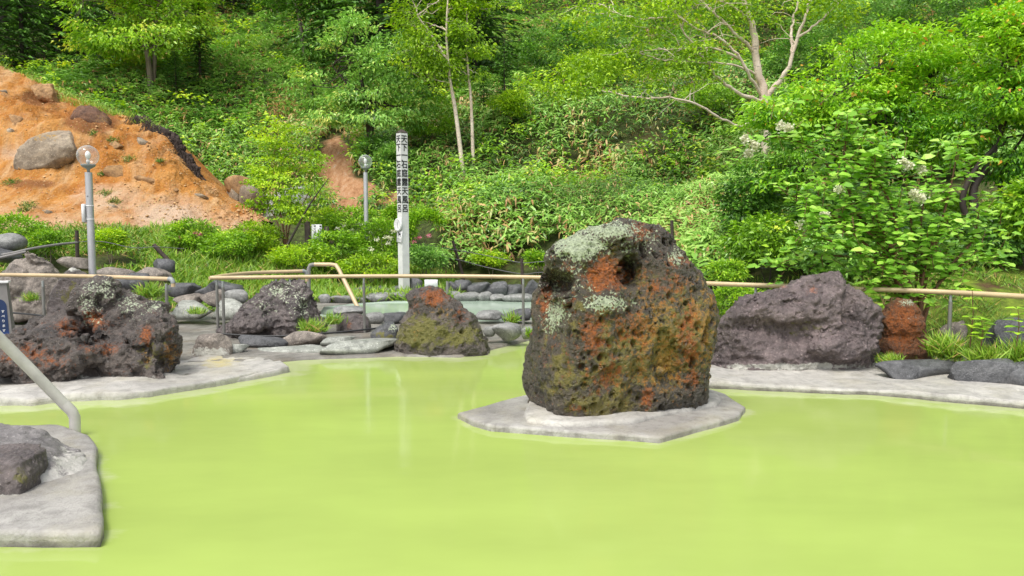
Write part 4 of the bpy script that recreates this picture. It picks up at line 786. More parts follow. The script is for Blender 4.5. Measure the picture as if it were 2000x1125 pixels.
# ---- trees and shrubs
def crown_points(c, r, n, rng, shell=.55, gap=.0, gf=.5, seed=1, bottom=-.75):
    out = []
    for tries in range(40):
        if len(out) >= n: break
        d = norm(rng.normal(size=(n * 4, 3))); s = rng.random(n * 4) ** (1 / 3); s = shell + (1 - shell) * s if shell else s
        q = d * s[:, None]; q = q[q[:, 2] > bottom]; q = np.array(c) + q * np.array(r); k = fbm(q, gf, 2, seed) > gap - .35 - tries * .05; out.extend(q[k].tolist())
    return np.array(out[:n])
def cloud(cent, n_per, rad, rng, flat=.45, centre=None, Ln=.12, W=.5, tint=.45, droop=.3, tv=.12, up=.0):
    """leaves held in small layered sprays round the ends of twigs"""
    m = len(cent); n = m * n_per; c = np.repeat(cent, n_per, 0); rr = np.repeat(np.broadcast_to(rad, (m,)), n_per)[:, None]
    o = rng.normal(0, .5, (n, 3)) * (1, 1, flat); C = c + o * rr
    out = o * (1, 1, .3) * 1.2 + rng.normal(0, .5, (n, 3)); 
    if centre is not None: out = out + norm(c - np.asarray(centre)) * .5
    D = norm(out + (0, 0, up - droop)); Nn = np.stack((rng.normal(0, .5, n), rng.normal(0, .5, n), np.ones(n)), 1)
    if centre is not None: Nn = Nn + .7 * norm(c - np.asarray(centre))
    Nn = norm(Nn)
    L_ = Ln * rng.uniform(.55, 1.25, n); t = np.repeat(rng.normal(tint, tv, m), n_per) + rng.normal(0, .11, n)
    return C, D, Nn, L_, L_ * W * rng.uniform(.8, 1.2, n), t
def branch_path(a, b, rng, sag=.0, n=6, wob=.06):
    a, b = np.array(a, float), np.array(b, float); l = np.linalg.norm(b - a); k = np.linspace(0, 1, n)[:, None]
    p = a + (b - a) * k + rng.normal(0, wob * l, (n, 3)) * np.sin(k * math.pi); p[:, 2] += (np.sin(k[:, 0] * math.pi) * sag * l); return p
def plant(name, label, category, base, stems, crown, leafm, barkm, seed, n_cl=160, n_per=40, cl_r=.5, Ln=.13, W=.5, tint=.45, tv=.12, flat=.45, limbs=9, stem_r=.08, droop=.3, shell=.4, gap=0., gf=.5, sag=.1, group=None, seg=7, crown_name='crown', trunk_name='trunk', limb_name='branches', bottom=-.75, lt=(.45, 1.0), up=0., tintf=None, twigs=True):
    """stems: list of point lists (world); crown: list of (centre, radii) volumes (world)"""
    rng = np.random.default_rng(seed); base = np.asarray(base, float); root = thing(name, base, label, category, group)
    ends = []
    for s_i, st in enumerate(stems):
        mb = MB(); pts = spline(np.array(st) - base, 5); k = np.linspace(0, 1, len(pts)); mb.tube(pts, stem_r * (1 - .75 * k) * (1 if s_i == 0 else .75), seg); mb.build(trunk_name, M[barkm], root); ends.append(pts + base)
    cen = []; wts = np.array([np.prod(r) ** .66 for c, r in crown]); wts = wts / wts.sum()
    for (c, r), w in zip(crown, wts): cen.append(crown_points(c, r, max(4, int(n_cl * w)), rng, shell, gap, gf, seed, bottom))
    cen = np.vstack(cen); mid = np.mean([c for c, r in crown], axis=0)
    # limbs: from the stems towards gathered groups of sprays, with twigs to single sprays
    mb = MB(); pick = cen[rng.choice(len(cen), min(limbs, len(cen)), replace=False)]; hubs = []
    for q in pick:
        st = ends[rng.integers(len(ends))]; h = st[:, 2]; j = int(np.clip(np.searchsorted(h, q[2] - .35 * np.linalg.norm((q - mid)[:2]) - .2 * rng.random()), int(len(st) * lt[0]), len(st) * lt[1] - 1))
        e = st[j] + (q - st[j]) * .8; bp_ = branch_path(st[j] - base, e - base, rng, sag); mb.tube(bp_, np.linspace(stem_r * .42 * (1 - .5 * j / len(st)), stem_r * .1, len(bp_)), 5); hubs.append(bp_ + base)
    if twigs and hubs:
        H = np.vstack(hubs + [e[int(len(e) * lt[0]):] for e in ends])
        for q in cen:
            d = np.linalg.norm(H - q, axis=1) + np.maximum(0, H[:, 2] - q[2]) * .8; j = int(np.argmin(d))
            mb.tube(branch_path(H[j] - base, q - base, rng, .05, 4), np.linspace(stem_r * .1, stem_r * .035, 4), 3, False)
    mb.build(limb_name, M[barkm], root, kind='stuff')
    C, D, Nn, L_, Wd, t = cloud(cen, n_per, cl_r, rng, flat, mid, Ln, W, tint, droop, tv, up)
    if tintf is not None: t = tintf(C, t, rng)
    obj(crown_name, leaves(crown_name, C, D, Nn, L_, Wd, t, M[leafm], 'diamond', .18, base), root, kind='stuff')
    return root
def conifer_mesh(h, r, seed, lev=26, leafm='needle', dens=1.0, droop=.25, Ln=.34):
    rng = np.random.default_rng(seed); mb = MB(); mb.tube([(0, 0, -.3), (0, 0, h * .5), (0, 0, h)], [.02 * h, .012 * h, .003 * h], 7); C = []; D = []; bb = MB()
    z = .06 * h
    while z < h * .985:
        k = z / h; rad = r * (1 - k) ** .8 * rng.uniform(.75, 1.1) + .12; nb = rng.integers(5, 8); a0 = rng.uniform(0, 6.28)
        for b in range(nb):
            a = a0 + b / nb * 6.28 + rng.normal(0, .15); L = rad * rng.uniform(.75, 1.12); d = np.array((math.cos(a), math.sin(a), 0)); side = np.array((-d[1], d[0], 0))
            e = np.array((0, 0, z)) + d * L + (0, 0, -droop * L * (1 - .6 * k) + .12 * L * k)
            s0 = np.array((0, 0, z)); mid_ = (s0 + e) / 2 + (0, 0, .06 * L); bb.tube([s0, mid_, e], [.012 * L + .006, .008 * L + .004, .003], 3, False)
            n = max(3, int(L / .1 * dens))
            for j in range(n):
                f = (j + 1) / n; q = (1 - f) ** 2 * s0 + 2 * f * (1 - f) * mid_ + f * f * e
                for sg in (-1, 1):
                    if rng.random() < .92: C.append(q + rng.normal(0, .03, 3)); D.append(d * (.75 + .3 * f) + side * sg * rng.uniform(.6, 1.2) + (0, 0, rng.uniform(-.5, .02)))
                if f > .85: C.append(q); D.append(d + (0, 0, -.2))
        z += h / lev * rng.uniform(.75, 1.25) * (1.25 - .6 * k)
    C, D = np.array(C), np.array(D); n = len(C); Nn = norm(np.stack((rng.normal(0, .35, n), rng.normal(0, .35, n), np.ones(n)), 1)); L_ = Ln * rng.uniform(.6, 1.25, n)
    rr = np.linalg.norm(C[:, :2], axis=1) / (r * (1 - C[:, 2] / h) + .2)
    t = .4 + rng.normal(0, .15, n) + .2 * fbm(C, .8, 2, seed)
    return mb.mesh('trunk', M['bark_dark']), bb.mesh('branches', M['bark_dark']), leaves('crown', C, D, Nn, L_, L_ * .34, t, M[leafm], 'diamond', .12)
CON = {'dark': [conifer_mesh(9, 2.5, 5), conifer_mesh(9, 2.1, 8, 30)], 'light': [conifer_mesh(5, 1.5, 11, 20, 'needle_light', 1.1, .15, .26), conifer_mesh(5, 1.9, 14, 18, 'needle_light', 1.2, .2, .26)]}
def conifer(u, Y, h, kind, var, label, rz=0, name='conifer_tree', wide=1.0, group=None):
    p = on_hill(u, Y); root = thing(name, p, label, 'conifer', group); s = h / (9 if kind == 'dark' else 5); root.scale = (s * wide, s * wide, s); root.rotation_euler = (0, 0, rz)
    for me, nm in zip(CON[kind][var], ('trunk', 'branches', 'crown')): obj(nm, me, root, **({} if nm == 'trunk' else {'kind': 'stuff'}))
    return root
# conifers
for u, Y, h, k, v, lb, rz, wd in (
    (45,44,9.5,'light',0,'light green conifer at the far upper left corner',.3,.75),(-60,42,11,'dark',0,'dark conifer at the left picture edge above the mound',1,1.),(118,47,13,'dark',1,'tall dark conifer behind the light green conifer at upper left',2,1.1),(190,43,7,'light',1,'drooping conifer between the light conifer and the broad tree',.8,.7),(10,52,14,'dark',1,'shaded conifer high behind the upper left corner',1.5,1.1),(205,50,14,'dark',0,'dark conifer behind the broad bright tree at upper left',.2,1.),
    (392,38,4.6,'dark',1,'small dark spruce right of the broad bright tree trunk',.5,.9),(345,36.5,2.6,'dark',0,'low dark spruce in the shade under the broad bright tree',2.4,1.2),(455,54,10,'dark',0,'dark conifer at the top edge above the pale bamboo slope',1.1,1.),
    (660,44,13,'dark',1,'dark conifer behind the blue-green tree, left one',.6,1.1),(745,41,14,'dark',0,'dark conifer behind the blue-green tree, right one',2.,1.1),(845,37,12,'dark',1,'dark conifer behind the birch pair',1.4,1.15),(930,40,12,'dark',0,'dark conifer at top centre behind the birch crowns',2.9,1.),(612,33,3.0,'light',1,'pale low conifer left of the blue-green tree',.9,.8),
    (985,30,3.2,'light',0,'small light green fir right of the birch pair',.4,.85),(945,31,2.2,'light',1,'low fir between the birch trunks and the small light fir',1.9,1.)):
    conifer(u, Y, h, k, v, lb, rz, wide=wd)
def hp(u, v, Y): return P(u, v, Y)
def el(u, v, Y, ru, rv, ry=None):                  # crown volume: centre and radii given as a picture size at that distance
    k = Y / F_PX; return (P(u, v, Y), (ru * k, (ry if ry is not None else ru * .8) * k, rv * k))
# broad bright tree, upper left
b = on_hill(297, 37); plant('broadleaf_tree', 'broad bright green tree with two pale trunks at upper left', 'tree', b, [[b - (0, 0, .3), P(290, 120, 37), P(278, 60, 37), P(268, -40, 37)], [b - (0, 0, .3), P(302, 110, 37.3), P(300, 50, 37.4), P(320, -30, 37.4)]],
    [el(215, 30, 37, 110, 60), el(320, 20, 37, 100, 70), el(270, 75, 36.5, 120, 40), el(280, -60, 37, 150, 80), el(190, 85, 36.5, 55, 22)], 'leaf_bright', 'bark_grey', 101, 330, 60, .7, .21, .5, .62, limbs=30, stem_r=.17, flat=.3, gap=.2, gf=.8, sag=.06, tv=.16)
# thin-trunked tree top middle-left
b = on_hill(597, 42); plant('broadleaf_tree', 'slim grey-trunked tree at the top edge above the brown bamboo patch', 'tree', b, [[b, P(590, 70, 42), P(578, 0, 42), P(572, -60, 42)]], [el(560, -20, 42, 70, 30), el(625, 20, 42, 50, 30), el(625, 90, 41.5, 36, 34)], 'leaf_dark', 'bark_grey', 103, 110, 40, .7, .26, .5, .55, limbs=12, stem_r=.14)
# blue-green tree in the middle
b = on_hill(722, 28.6); plant('broadleaf_tree', 'layered blue-green tree behind the second lamp', 'tree', b, [[b, P(722, 240, 28.6), P(712, 190, 28.5), P(700, 120, 28.5), P(690, 60, 28.5)], [b, P(716, 230, 28.7), P(690, 180, 28.8), P(650, 130, 28.8)], [b, P(730, 225, 28.4), P(755, 180, 28.3), P(790, 130, 28.3)]],
    [el(690, 75, 28.5, 55, 48), el(640, 165, 28.2, 75, 36), el(765, 110, 28.4, 70, 45), el(700, 150, 27.9, 85, 55), el(790, 195, 28.3, 70, 42), el(660, 215, 28, 70, 30), el(735, 235, 27.9, 80, 26), el(600, 190, 28.4, 35, 20)], 'leaf_blue', 'bark_dark', 105, 250, 52, .46, .17, .42, .62, limbs=26, stem_r=.12, flat=.25, gap=.2, gf=.8, droop=.35, tv=.18)
# birch pair
b = on_hill(906, 26.8); plant('birch_tree', 'left birch of the pair, slim pale trunk with yellow-green leaves', 'birch', b, [[b, P(890, 220, 26.8), P(878, 150, 26.8), P(872, 60, 26.8), P(876, -20, 26.8)], [P(873, 118, 26.8), P(850, 80, 26.7), P(815, 30, 26.6)]],
    [el(850, 40, 26.7, 75, 50), el(900, 20, 26.7, 60, 36), el(815, 110, 26.5, 45, 40), el(870, 95, 26.5, 60, 40), el(850, 150, 26.4, 40, 18), el(860, -40, 26.7, 80, 40)], 'leaf_yellow', 'bark_birch', 107, 190, 34, .45, .13, .6, .42, limbs=18, stem_r=.085, flat=.4, gap=.15)
b = on_hill(925, 27.2); plant('birch_tree', 'right birch of the pair, slim pale trunk beside the small fir', 'birch', b, [[b, P(920, 200, 27.2), P(913, 120, 27.2), P(912, 30, 27.2)]],
    [el(935, 50, 27.2, 55, 44), el(905, 130, 27, 40, 40), el(960, 90, 27.2, 35, 24), el(920, -10, 27.2, 60, 40)], 'leaf_yellow', 'bark_birch', 109, 110, 34, .42, .13, .6, .42, limbs=12, stem_r=.07, flat=.4, gap=.15)
# big bare-limbed birch on the right
bY = 23.0; b = on_hill(1497, bY)
bst = [[b, P(1493, 190, bY), P(1481, 140, bY), P(1472, 60, bY), P(1452, 0, bY), P(1440, -90, bY)],
       [P(1494, 195, bY), P(1515, 165, bY), P(1540, 130, bY - .2), P(1556, 75, bY - .3), P(1577, 20, bY - .3), P(1590, -60, bY - .3)],
       [P(1549, 105, bY - .2), P(1546, 60, bY), P(1556, 10, bY), P(1562, -50, bY)], [P(1560, 72, bY - .3), P(1600, 42, bY - .6), P(1645, 0, bY - .8), P(1680, -30, bY - .8)],
       [P(1486, 198, bY - .1), P(1440, 180, bY - .5), P(1400, 150, bY - .8), P(1378, 118, bY - 1), P(1340, 70, bY - 1), P(1325, 40, bY - 1)],
       [P(1490, 190, bY), P(1462, 145, bY - .4), P(1440, 105, bY - .6), P(1400, 72, bY - .8), P(1345, 48, bY - 1), P(1295, 5, bY - 1), P(1250, -20, bY - 1)],
       [P(1476, 145, bY), P(1440, 130, bY - .6), P(1370, 120, bY - 1.2), P(1300, 118, bY - 1.5), P(1262, 108, bY - 1.6), P(1225, 102, bY - 1.6)],
       [P(1446, 115, bY - .5), P(1400, 96, bY - 1), P(1330, 95, bY - 1.4), P(1260, 98, bY - 1.6), P(1200, 106, bY - 1.7)],
       [P(1474, 105, bY), P(1440, 70, bY - .3), P(1400, 30, bY - .5), P(1370, 0, bY - .5), P(1340, -40, bY - .5)],
       [P(1470, 40, bY), P(1435, 15, bY - .2), P(1400, 0, bY - .3), P(1360, -20, bY - .3)],
       [P(1498, 215, bY - .2), P(1450, 246, bY - 1), P(1400, 226, bY - 1.6), P(1335, 196, bY - 2), P(1250, 192, bY - 2.2), P(1190, 180, bY - 2.3), P(1140, 166, bY - 2.3)],
       [P(1385, 130, bY - .9), P(1378, 90, bY - .9), P(1380, 60, bY - .9)], [P(1300, 35, bY - 1), P(1240, 35, bY - 1.2), P(1190, 20, bY - 1.3)]]
rads = [.145, .085, .05, .04, .06, .05, .036, .036, .055, .04, .046, .022, .028]
rng = np.random.default_rng(5); root = thing('birch_tree', b, 'large birch with bare pinkish-white limbs spreading above the bank', 'birch')
for i, st in enumerate(bst):
    mb = MB(); pts = spline(np.array(st) - b, 6); pts[1:-1] += rng.normal(0, .018, (len(pts) - 2, 3)); mb.tube(pts, np.linspace(rads[i], rads[i] * (.45 if i == 0 else .28), len(pts)), 9); mb.build('trunk' if i == 0 else 'limb', M['bark_birch'], root)
mb = MB(); tw = []
for i, st in enumerate(bst):
    pts = spline(np.array(st), 6)
    for k in range(9 if i else 3):
        j = rng.integers(int(len(pts) * .45), len(pts)); e = pts[j] + np.array((rng.normal(-.25, .5), rng.normal(-.2, .4), rng.normal(.1, .35))); mb.tube(branch_path(pts[j] - b, e - b, rng, .1, 5), np.linspace(.014, .004, 5), 4, False); tw.append(e)
mb.build('twigs', M['bark_birch'], root, kind='stuff')
cen = np.vstack([crown_points(c, r, n, rng, .2, .1, .6, 3) for (c, r), n in ((el(1230, 40, bY - 1.2, 120, 50), 60), (el(1290, 110, bY - 1.3, 120, 34), 40), (el(1100, 165, bY - 2.2, 75, 32), 46), (el(1320, 150, bY - 1, 80, 26), 24), (el(1420, 20, bY - .5, 70, 30), 22), (el(1620, 20, bY - .8, 60, 36), 26), (el(1180, 130, bY - 1.6, 70, 26), 24), (el(1330, -30, bY - .6, 160, 40), 40))]); cen = np.vstack((cen, np.array(tw)[rng.random(len(tw)) < .5]))
C, D, Nn, L_, Wd, t = cloud(cen, 30, .42, rng, .45, b, .13, .55, .42, .4, .14); obj('crown', leaves('crown', C, D, Nn, L_, Wd, t, M['leaf_yellow'], 'diamond', .18, b), root, kind='stuff')
# orange-tipped trees on the right
def tips(C, t, rng):
    u, v = proj(C); q = fbm(C, 1.1, 2, 5); t = t + .3 * smooth01(320, 80, v) + .12 * q
    red = rng.random(len(t)) < .004 + .09 * smooth01(.1, .5, fbm(C, 2.6, 2, 9)) * smooth01(330, 120, v); return np.where(red, rng.uniform(.9, 1, len(t)), np.clip(t, 0, .7))
b = on_hill(1690, 15.5); plant('cherry_tree', 'dense spreading tree with orange young leaves behind the hydrangea', 'tree', b, [[b, P(1700, 380, 15.5), P(1720, 290, 15.5), P(1740, 190, 15.5), P(1745, 110, 15.4)], [b, P(1670, 380, 15.4), P(1640, 300, 15.2), P(1580, 230, 15)], [b, P(1720, 360, 15.6), P(1780, 260, 15.6), P(1830, 170, 15.6)]],
    [el(1740, 110, 15.4, 120, 60), el(1640, 190, 15.2, 110, 60), el(1540, 220, 14.9, 80, 36), el(1820, 170, 15.4, 110, 66), el(1700, 240, 15, 130, 66), el(1590, 300, 15.1, 90, 50), el(1500, 330, 15.1, 55, 46), el(1495, 245, 15.0, 55, 36), el(1800, 280, 15.2, 110, 60)], 'leaf_tip', 'bark_dark', 121, 560, 48, .28, .105, .46, .5, limbs=40, stem_r=.09, flat=.35, droop=.35, tv=.13, gap=.05, gf=1.0, tintf=tips)
b = on_hill(1925, 14); plant('cherry_tree', 'leaning dark-stemmed tree with orange-tipped leaves at the right edge', 'tree', b, [[b, P(1900, 380, 14), P(1930, 320, 14), P(1965, 230, 14), P(1990, 120, 13.9)], [b, P(1880, 400, 14), P(1905, 330, 13.9), P(1950, 270, 13.9), P(1960, 160, 13.9)], [b, P(1950, 400, 14.1), P(1960, 330, 14.2), P(2010, 250, 14.2)]],
    [el(1950, 90, 13.9, 90, 70), el(2040, 60, 14, 90, 70), el(1960, 190, 13.7, 80, 50), el(2050, 220, 13.9, 80, 60), el(1880, 260, 14.2, 60, 40), el(2000, 330, 13.9, 60, 40)], 'leaf_tip', 'bark_dark', 123, 360, 48, .27, .105, .46, .48, limbs=26, stem_r=.09, flat=.35, droop=.35, tv=.13, gap=.05, gf=1.0, tintf=tips)
# shaded shrubs under those trees
for i, (u, v, Y, ru, rv, m, lb) in enumerate(((1500,470,14,75,45,'leaf_bright','bright leafy shrub left of the hydrangea behind the handrail'),(1610,430,13.8,70,60,'leaf_dark','dark shrub behind the hydrangea stems'),(1930,470,13,80,50,'leaf_dark','dark drooping shrub under the leaning tree'),(2010,410,12.5,50,60,'leaf_bright','leafy shrub at the right picture edge above the moss bank'),(1760,420,13.8,80,60,'leaf_dark','dark shrub in the shade of the dense spreading tree'),(1460,400,15.8,50,60,'leaf_dark','dark shrub between the bamboo bank and the dense tree'),(1640,500,13.2,70,40,'leaf_blue','low green shrub behind the purple boulder'),(1860,430,15.5,80,46,'leaf_bright','bright shrub seen between the dark stems at right'),(1990,470,14.6,60,40,'leaf_blue','blue-green shrub low at the right picture edge'),(1540,400,16.5,60,60,'leaf_bright','leafy shrub beneath the left branches of the dense tree'))):
    b = P(u, v + rv + 20, Y); b[2] = min(b[2], float(hz(b[0], Y)[0])); plant('shrub', lb, 'shrub', b, [[b, b + (.05, 0, .3), P(u, v, Y)], [b, b + (-.1, 0, .25), P(u - ru * .5, v, Y)]], [el(u, v, Y, ru, rv)], m, 'bark_dark', 130 + i, 90, 34, .22, .11, .5, .45, limbs=10, stem_r=.02, crown_name='foliage', trunk_name='stem', lt=(.3, 1.))
# young maple with thin reddish stems
b = on_hill(560, 19.6)
plant('maple_tree', 'young yellow-green maple with thin reddish stems on the bank', 'maple', b, [[b, P(552, 440, 19.6), P(540, 380, 19.6), P(535, 310, 19.6), P(545, 250, 19.6)], [b, P(560, 430, 19.5), P(572, 370, 19.4), P(590, 310, 19.4)], [b, P(548, 450, 19.7), P(520, 390, 19.8), P(505, 330, 19.8)], [b, P(566, 440, 19.6), P(596, 390, 19.5), P(615, 350, 19.5)]],
    [el(545, 270, 19.6, 42, 26), el(520, 320, 19.6, 48, 26), el(590, 315, 19.5, 45, 26), el(555, 360, 19.4, 70, 24), el(590, 390, 19.4, 55, 24), el(520, 400, 19.5, 45, 24), el(560, 420, 19.4, 60, 20)], 'leaf_yellow', 'bark_red', 141, 190, 34, .26, .085, .62, .5, limbs=26, stem_r=.03, flat=.22, droop=.25, gap=.18, gf=1.3, tv=.14)
mb = MB(); p0 = P(562, 478, 18.9); mb.tube(spline([P(562, 478, 18.9) - p0, P(580, 445, 18.9) - p0, P(600, 408, 18.8) - p0, P(622, 375, 18.7) - p0, P(642, 348, 18.7) - p0], 6), np.linspace(.035, .008, 25), 7)
o = thing('bare_sapling', p0, 'leaning dark bare stem in front of the young maple', 'sapling'); mb.build('stem', M['bark_dark'], o)
mb = MB(); mb.tube(branch_path(P(600, 408, 18.8) - p0, P(650, 372, 18.6) - p0, RNG), np.linspace(.012, .004, 6), 5); mb.build('twig', M['bark_dark'], o)
mb = MB(); mb.tube(branch_path(P(618, 380, 18.7) - p0, P(612, 340, 18.7) - p0, RNG), np.linspace(.01, .003, 6), 5); mb.build('twig', M['bark_dark'], o)
# bushes along the foot of the bank
BUSH = ((380,458,19.2,44,30,'leaf_bright','rounded bush with a pink bloom in front of the mound foot'),(445,478,18.8,50,24,'leaf_bright','low bright bush between the mound foot and the maple'),(500,462,19.4,46,26,'leaf_yellow','yellow-green bush at the foot of the young maple'),(655,480,18.9,44,28,'leaf_bright','bright bush in front of the white notice board'),(690,442,20.2,60,36,'leaf_bright','bushy shrub with white blossoms left of the second lamp pole'),(745,470,18.8,50,40,'leaf_bright','bright bush with white blossoms under the second lamp'),(725,520,18.3,60,20,'leaf_yellow','low yellowish bush in front of the white post, left of it'),(830,455,19.4,36,44,'leaf_bright','bush with pink blooms right of the white post'),(838,500,18.9,32,26,'leaf_blue','dark green bush at the foot of the white post'),(800,420,21.3,40,26,'leaf_bright','bright shrub behind the white post'),(640,430,21.2,36,20,'leaf_yellow','shrub behind the white notice board'),(590,500,18.6,60,18,'leaf_yellow','low bush behind the handrail corner'),
        (30,448,17.6,52,26,'leaf_bright','leafy weeds bush at the left picture edge below the mound'),(95,470,17.2,30,16,'leaf_bright','small leafy bush left of the dark stake'),(215,468,17.6,26,18,'leaf_yellow','small bright weed bush right of the left lamp pole'),(1050,505,19.6,20,12,'leaf_bright','small leafy herb by the rope fence post'),(960,505,20.2,34,10,'leaf_yellow','low herbs in front of the rope fence'),(1440,590,11.5,50,30,'leaf_bright','leafy plants between the tall boulder and the purple boulder'),(1420,530,13.5,34,20,'leaf_bright','leafy herbs behind the handrail right of the tall boulder'),
        (770,330,27.4,34,50,'leaf_blue','dark green shrub left of the white post top'),(735,300,28,40,34,'leaf_dark','dark shrub at the foot of the blue-green tree'),(1090,90,34,70,46,'leaf_dark','dark rounded shrub high on the slope right of the fir'),(1200,60,34,60,40,'leaf_blue','shrub high on the slope behind the large birch branches'),(1160,130,32,60,24,'leaf_yellow','light leafy shrub on the slope left of the large birch'),(1010,205,29,50,22,'leaf_yellow','light shrub right of the small fir'),(1560,120,30,60,50,'leaf_dark','dark shrub behind the large birch trunk'),(1690,40,28,90,50,'leaf_blue','leafy shrub at the top edge right of the large birch'),(1850,30,27,110,50,'leaf_dark','dark shrub at the top edge above the orange-tipped tree'),(1380,190,27,60,22,'leaf_bright','leafy shrub below the large birch limbs'),(840,230,29,50,40,'leaf_bright','bright shrub left of the birch trunks'))
for i, (u, v, Y, ru, rv, m, lb) in enumerate(BUSH):
    b = P(u, v + rv * .9, Y); b[2] = min(b[2], max(float(hz(b[0], Y)[0]), ZT)); k = Y / 19.0
    o = plant('bush', lb, 'bush', b, [[b, (b + P(u, v, Y)) / 2 + (.04, 0, 0), P(u, v, Y)], [b, (b + P(u - ru * .4, v, Y)) / 2, P(u - ru * .5, v - rv * .2, Y)]], [el(u, v, Y, ru, rv, ru * .7)], m, 'bark_grey', 200 + i, int(40 + ru * rv / 22), 34, .17 * k, .085 * k ** .8, .42, .5, limbs=8, stem_r=.015, crown_name='foliage', trunk_name='stem', limb_name='twigs', lt=(.2, 1.), shell=.5, tv=.14, flat=.5, droop=.1, up=.2)
    rng = np.random.default_rng(300 + i); nf = 0; mat = None
    if 'white bloss' in lb: nf, mat = 7, 'petal'
    if 'pink' in lb: nf, mat = 3, 'petal_pink'
    for f in range(nf):
        q = P(u + rng.uniform(-.7, .7) * ru, v + rng.uniform(-.6, .5) * rv, Y - ru * .7 * Y / F_PX * .8); n = 26; C = q + rng.normal(0, .035, (n, 3)) * (1, 1, .6); D = rdir(n, rng, .1, 1)
        obj('blossom', leaves('blossom', C, D, rdir(n, rng, .3, 1), .05, .04, rng.random(n), M[mat], 'diamond', .1, b), o, kind='stuff')
# hydrangea with cream panicles
hY = 9.4; b = P(1785, 640, hY); b[2] = .25; rng = np.random.default_rng(9)
root = thing('hydrangea_bush', b, 'large-leaved hydrangea bush with cream flower heads behind the rusty rock', 'hydrangea')
HST = [[(1785,640),(1778,570),(1740,490),(1690,420),(1640,350),(1580,290),(1530,268),(1465,280)],[(1790,640),(1780,560),(1720,470),(1665,400),(1650,300),(1662,240)],[(1795,640),(1810,540),(1840,430),(1862,340),(1870,280)],[(1780,640),(1760,560),(1690,500),(1620,470),(1565,460)],[(1800,640),(1830,560),(1890,510),(1950,490)],[(1788,640),(1790,540),(1780,440),(1770,360),(1740,300)],[(1776,640),(1740,560),(1680,530),(1610,540)],[(1796,640),(1800,560),(1820,480),(1860,440)],[(1786,640),(1770,540),(1715,430),(1700,350),(1715,300)],[(1780,640),(1765,580),(1720,555),(1690,560)],[(1784,640),(1750,540),(1660,450),(1590,400),(1540,380)],[(1784,640),(1740,520),(1640,500),(1560,500),(1510,520)],[(1788,640),(1800,520),(1800,420),(1820,340)],[(1792,640),(1840,540),(1900,470),(1910,420)],[(1780,640),(1730,500),(1690,450),(1620,420),(1580,430)],[(1786,640),(1760,500),(1740,400),(1690,330),(1620,300)]]
tipsP = []
for st in HST:
    yo = rng.uniform(-.45, .35); pts = spline([P(u, v, hY + yo * min(1, i / 2)) for i, (u, v) in enumerate(st)], 6) - b; mb = MB(); mb.tube(pts, np.linspace(.022, .006, len(pts)), 6); mb.build('stem', M['bark_red'], root)
    for j in range(int(len(pts) * .35), len(pts), 2):
        tipsP.append((pts[j] + b, norm(pts[min(j + 1, len(pts) - 1)] - pts[j - 1])))
        for k in range(3):
            e = pts[j] + b + rng.normal(0, .2, 3) + (0, -.06, .08); tipsP.append((e, norm(e - pts[j] - b)))
mb = MB(); Cs, Ds, Ns = [], [], []
for e, d in tipsP:
    mb.tube([e - b - d * .22, e - b - d * .1, e - b], [.005, .004, .003], 4, False)
    for w in range(3):                                   # opposite leaf pairs, crossed
        q = e - d * (.07 * w); a0 = rng.uniform(0, 6.28)
        for s in range(3 if w == 0 else 2):
            a = a0 + s * 6.28 / (3 if w == 0 else 2) + rng.normal(0, .25); dd = np.array((math.cos(a), math.sin(a), rng.uniform(-.1, .45))); Cs.append(q); Ds.append(dd); Ns.append((rng.normal(0, .4), rng.normal(-.45, .4), 1))
mb.build('twigs', M['bark_red'], root, kind='stuff')
Cs, Ds, Ns = np.array(Cs), norm(np.array(Ds)), norm(np.array(Ns)); n = len(Cs); L_ = .14 * rng.uniform(.6, 1.15, n)
obj('foliage', leaves('foliage', Cs + Ds * .015, Ds, Ns, L_, L_ * .52, .74 + rng.normal(0, .17, n), M['leaf_hyd'], 'blade', .2, b), root, kind='stuff')
for (u, v, yo) in ((1455,272,-.1),(1475,285,-.1),(1525,246,0),(1462,300,0),(1540,250,-.1),(1775,325,-.3),(1800,332,-.3),(1765,318,-.3),(1800,388,-.4),(1785,380,-.4),(1640,370,-.4),(1565,440,-.3),(1610,420,-.3)):
    q = P(u, v, hY + yo); n = 120; s = rng.normal(0, 1, (n, 3)) * (.02, .02, .024); C = q + s; D = rdir(n, rng, -.2, 1)
    obj('flower_head', leaves('flower_head', C, D, rdir(n, rng, 0, 1), .034, .032, rng.random(n), M['petal'], 'diamond', .1, b), root, kind='stuff')
# young leafy plants by the right post
for i, (u, v, Y, h, lb) in enumerate(((1895,660,8.1,.5,'young broad-leaved seedling by the right handrail post'),(1985,668,7.9,.34,'young leafy seedling at the right picture edge'),(1915,672,7.95,.25,'low leafy seedling in front of the mossy bank'))):
    b = P(u, v, Y); root = thing('seedling', b, lb, 'seedling'); mb = MB(); mb.tube([(0, 0, -.1), (.02, 0, h * .5), (0, 0, h)], [.007, .005, .003], 5); mb.build('stem', M['bark_red'], root); C, D, Nn = [], [], []
    for w in range(5):
        for s in range(4 if w == 4 else 3):
            a = w * 1.2 + s * 2.1; C.append((0, 0, h * (.25 + .19 * w))); D.append((math.cos(a), math.sin(a), .25)); Nn.append((0, -.2, 1))
    n = len(C); obj('foliage', leaves('foliage', np.array(C), norm(np.array(D)), norm(np.array(Nn)), .14 * RNG.uniform(.7, 1.1, n), .062, .6 + RNG.normal(0, .15, n), M['leaf_bright'], 'blade', .2), root)
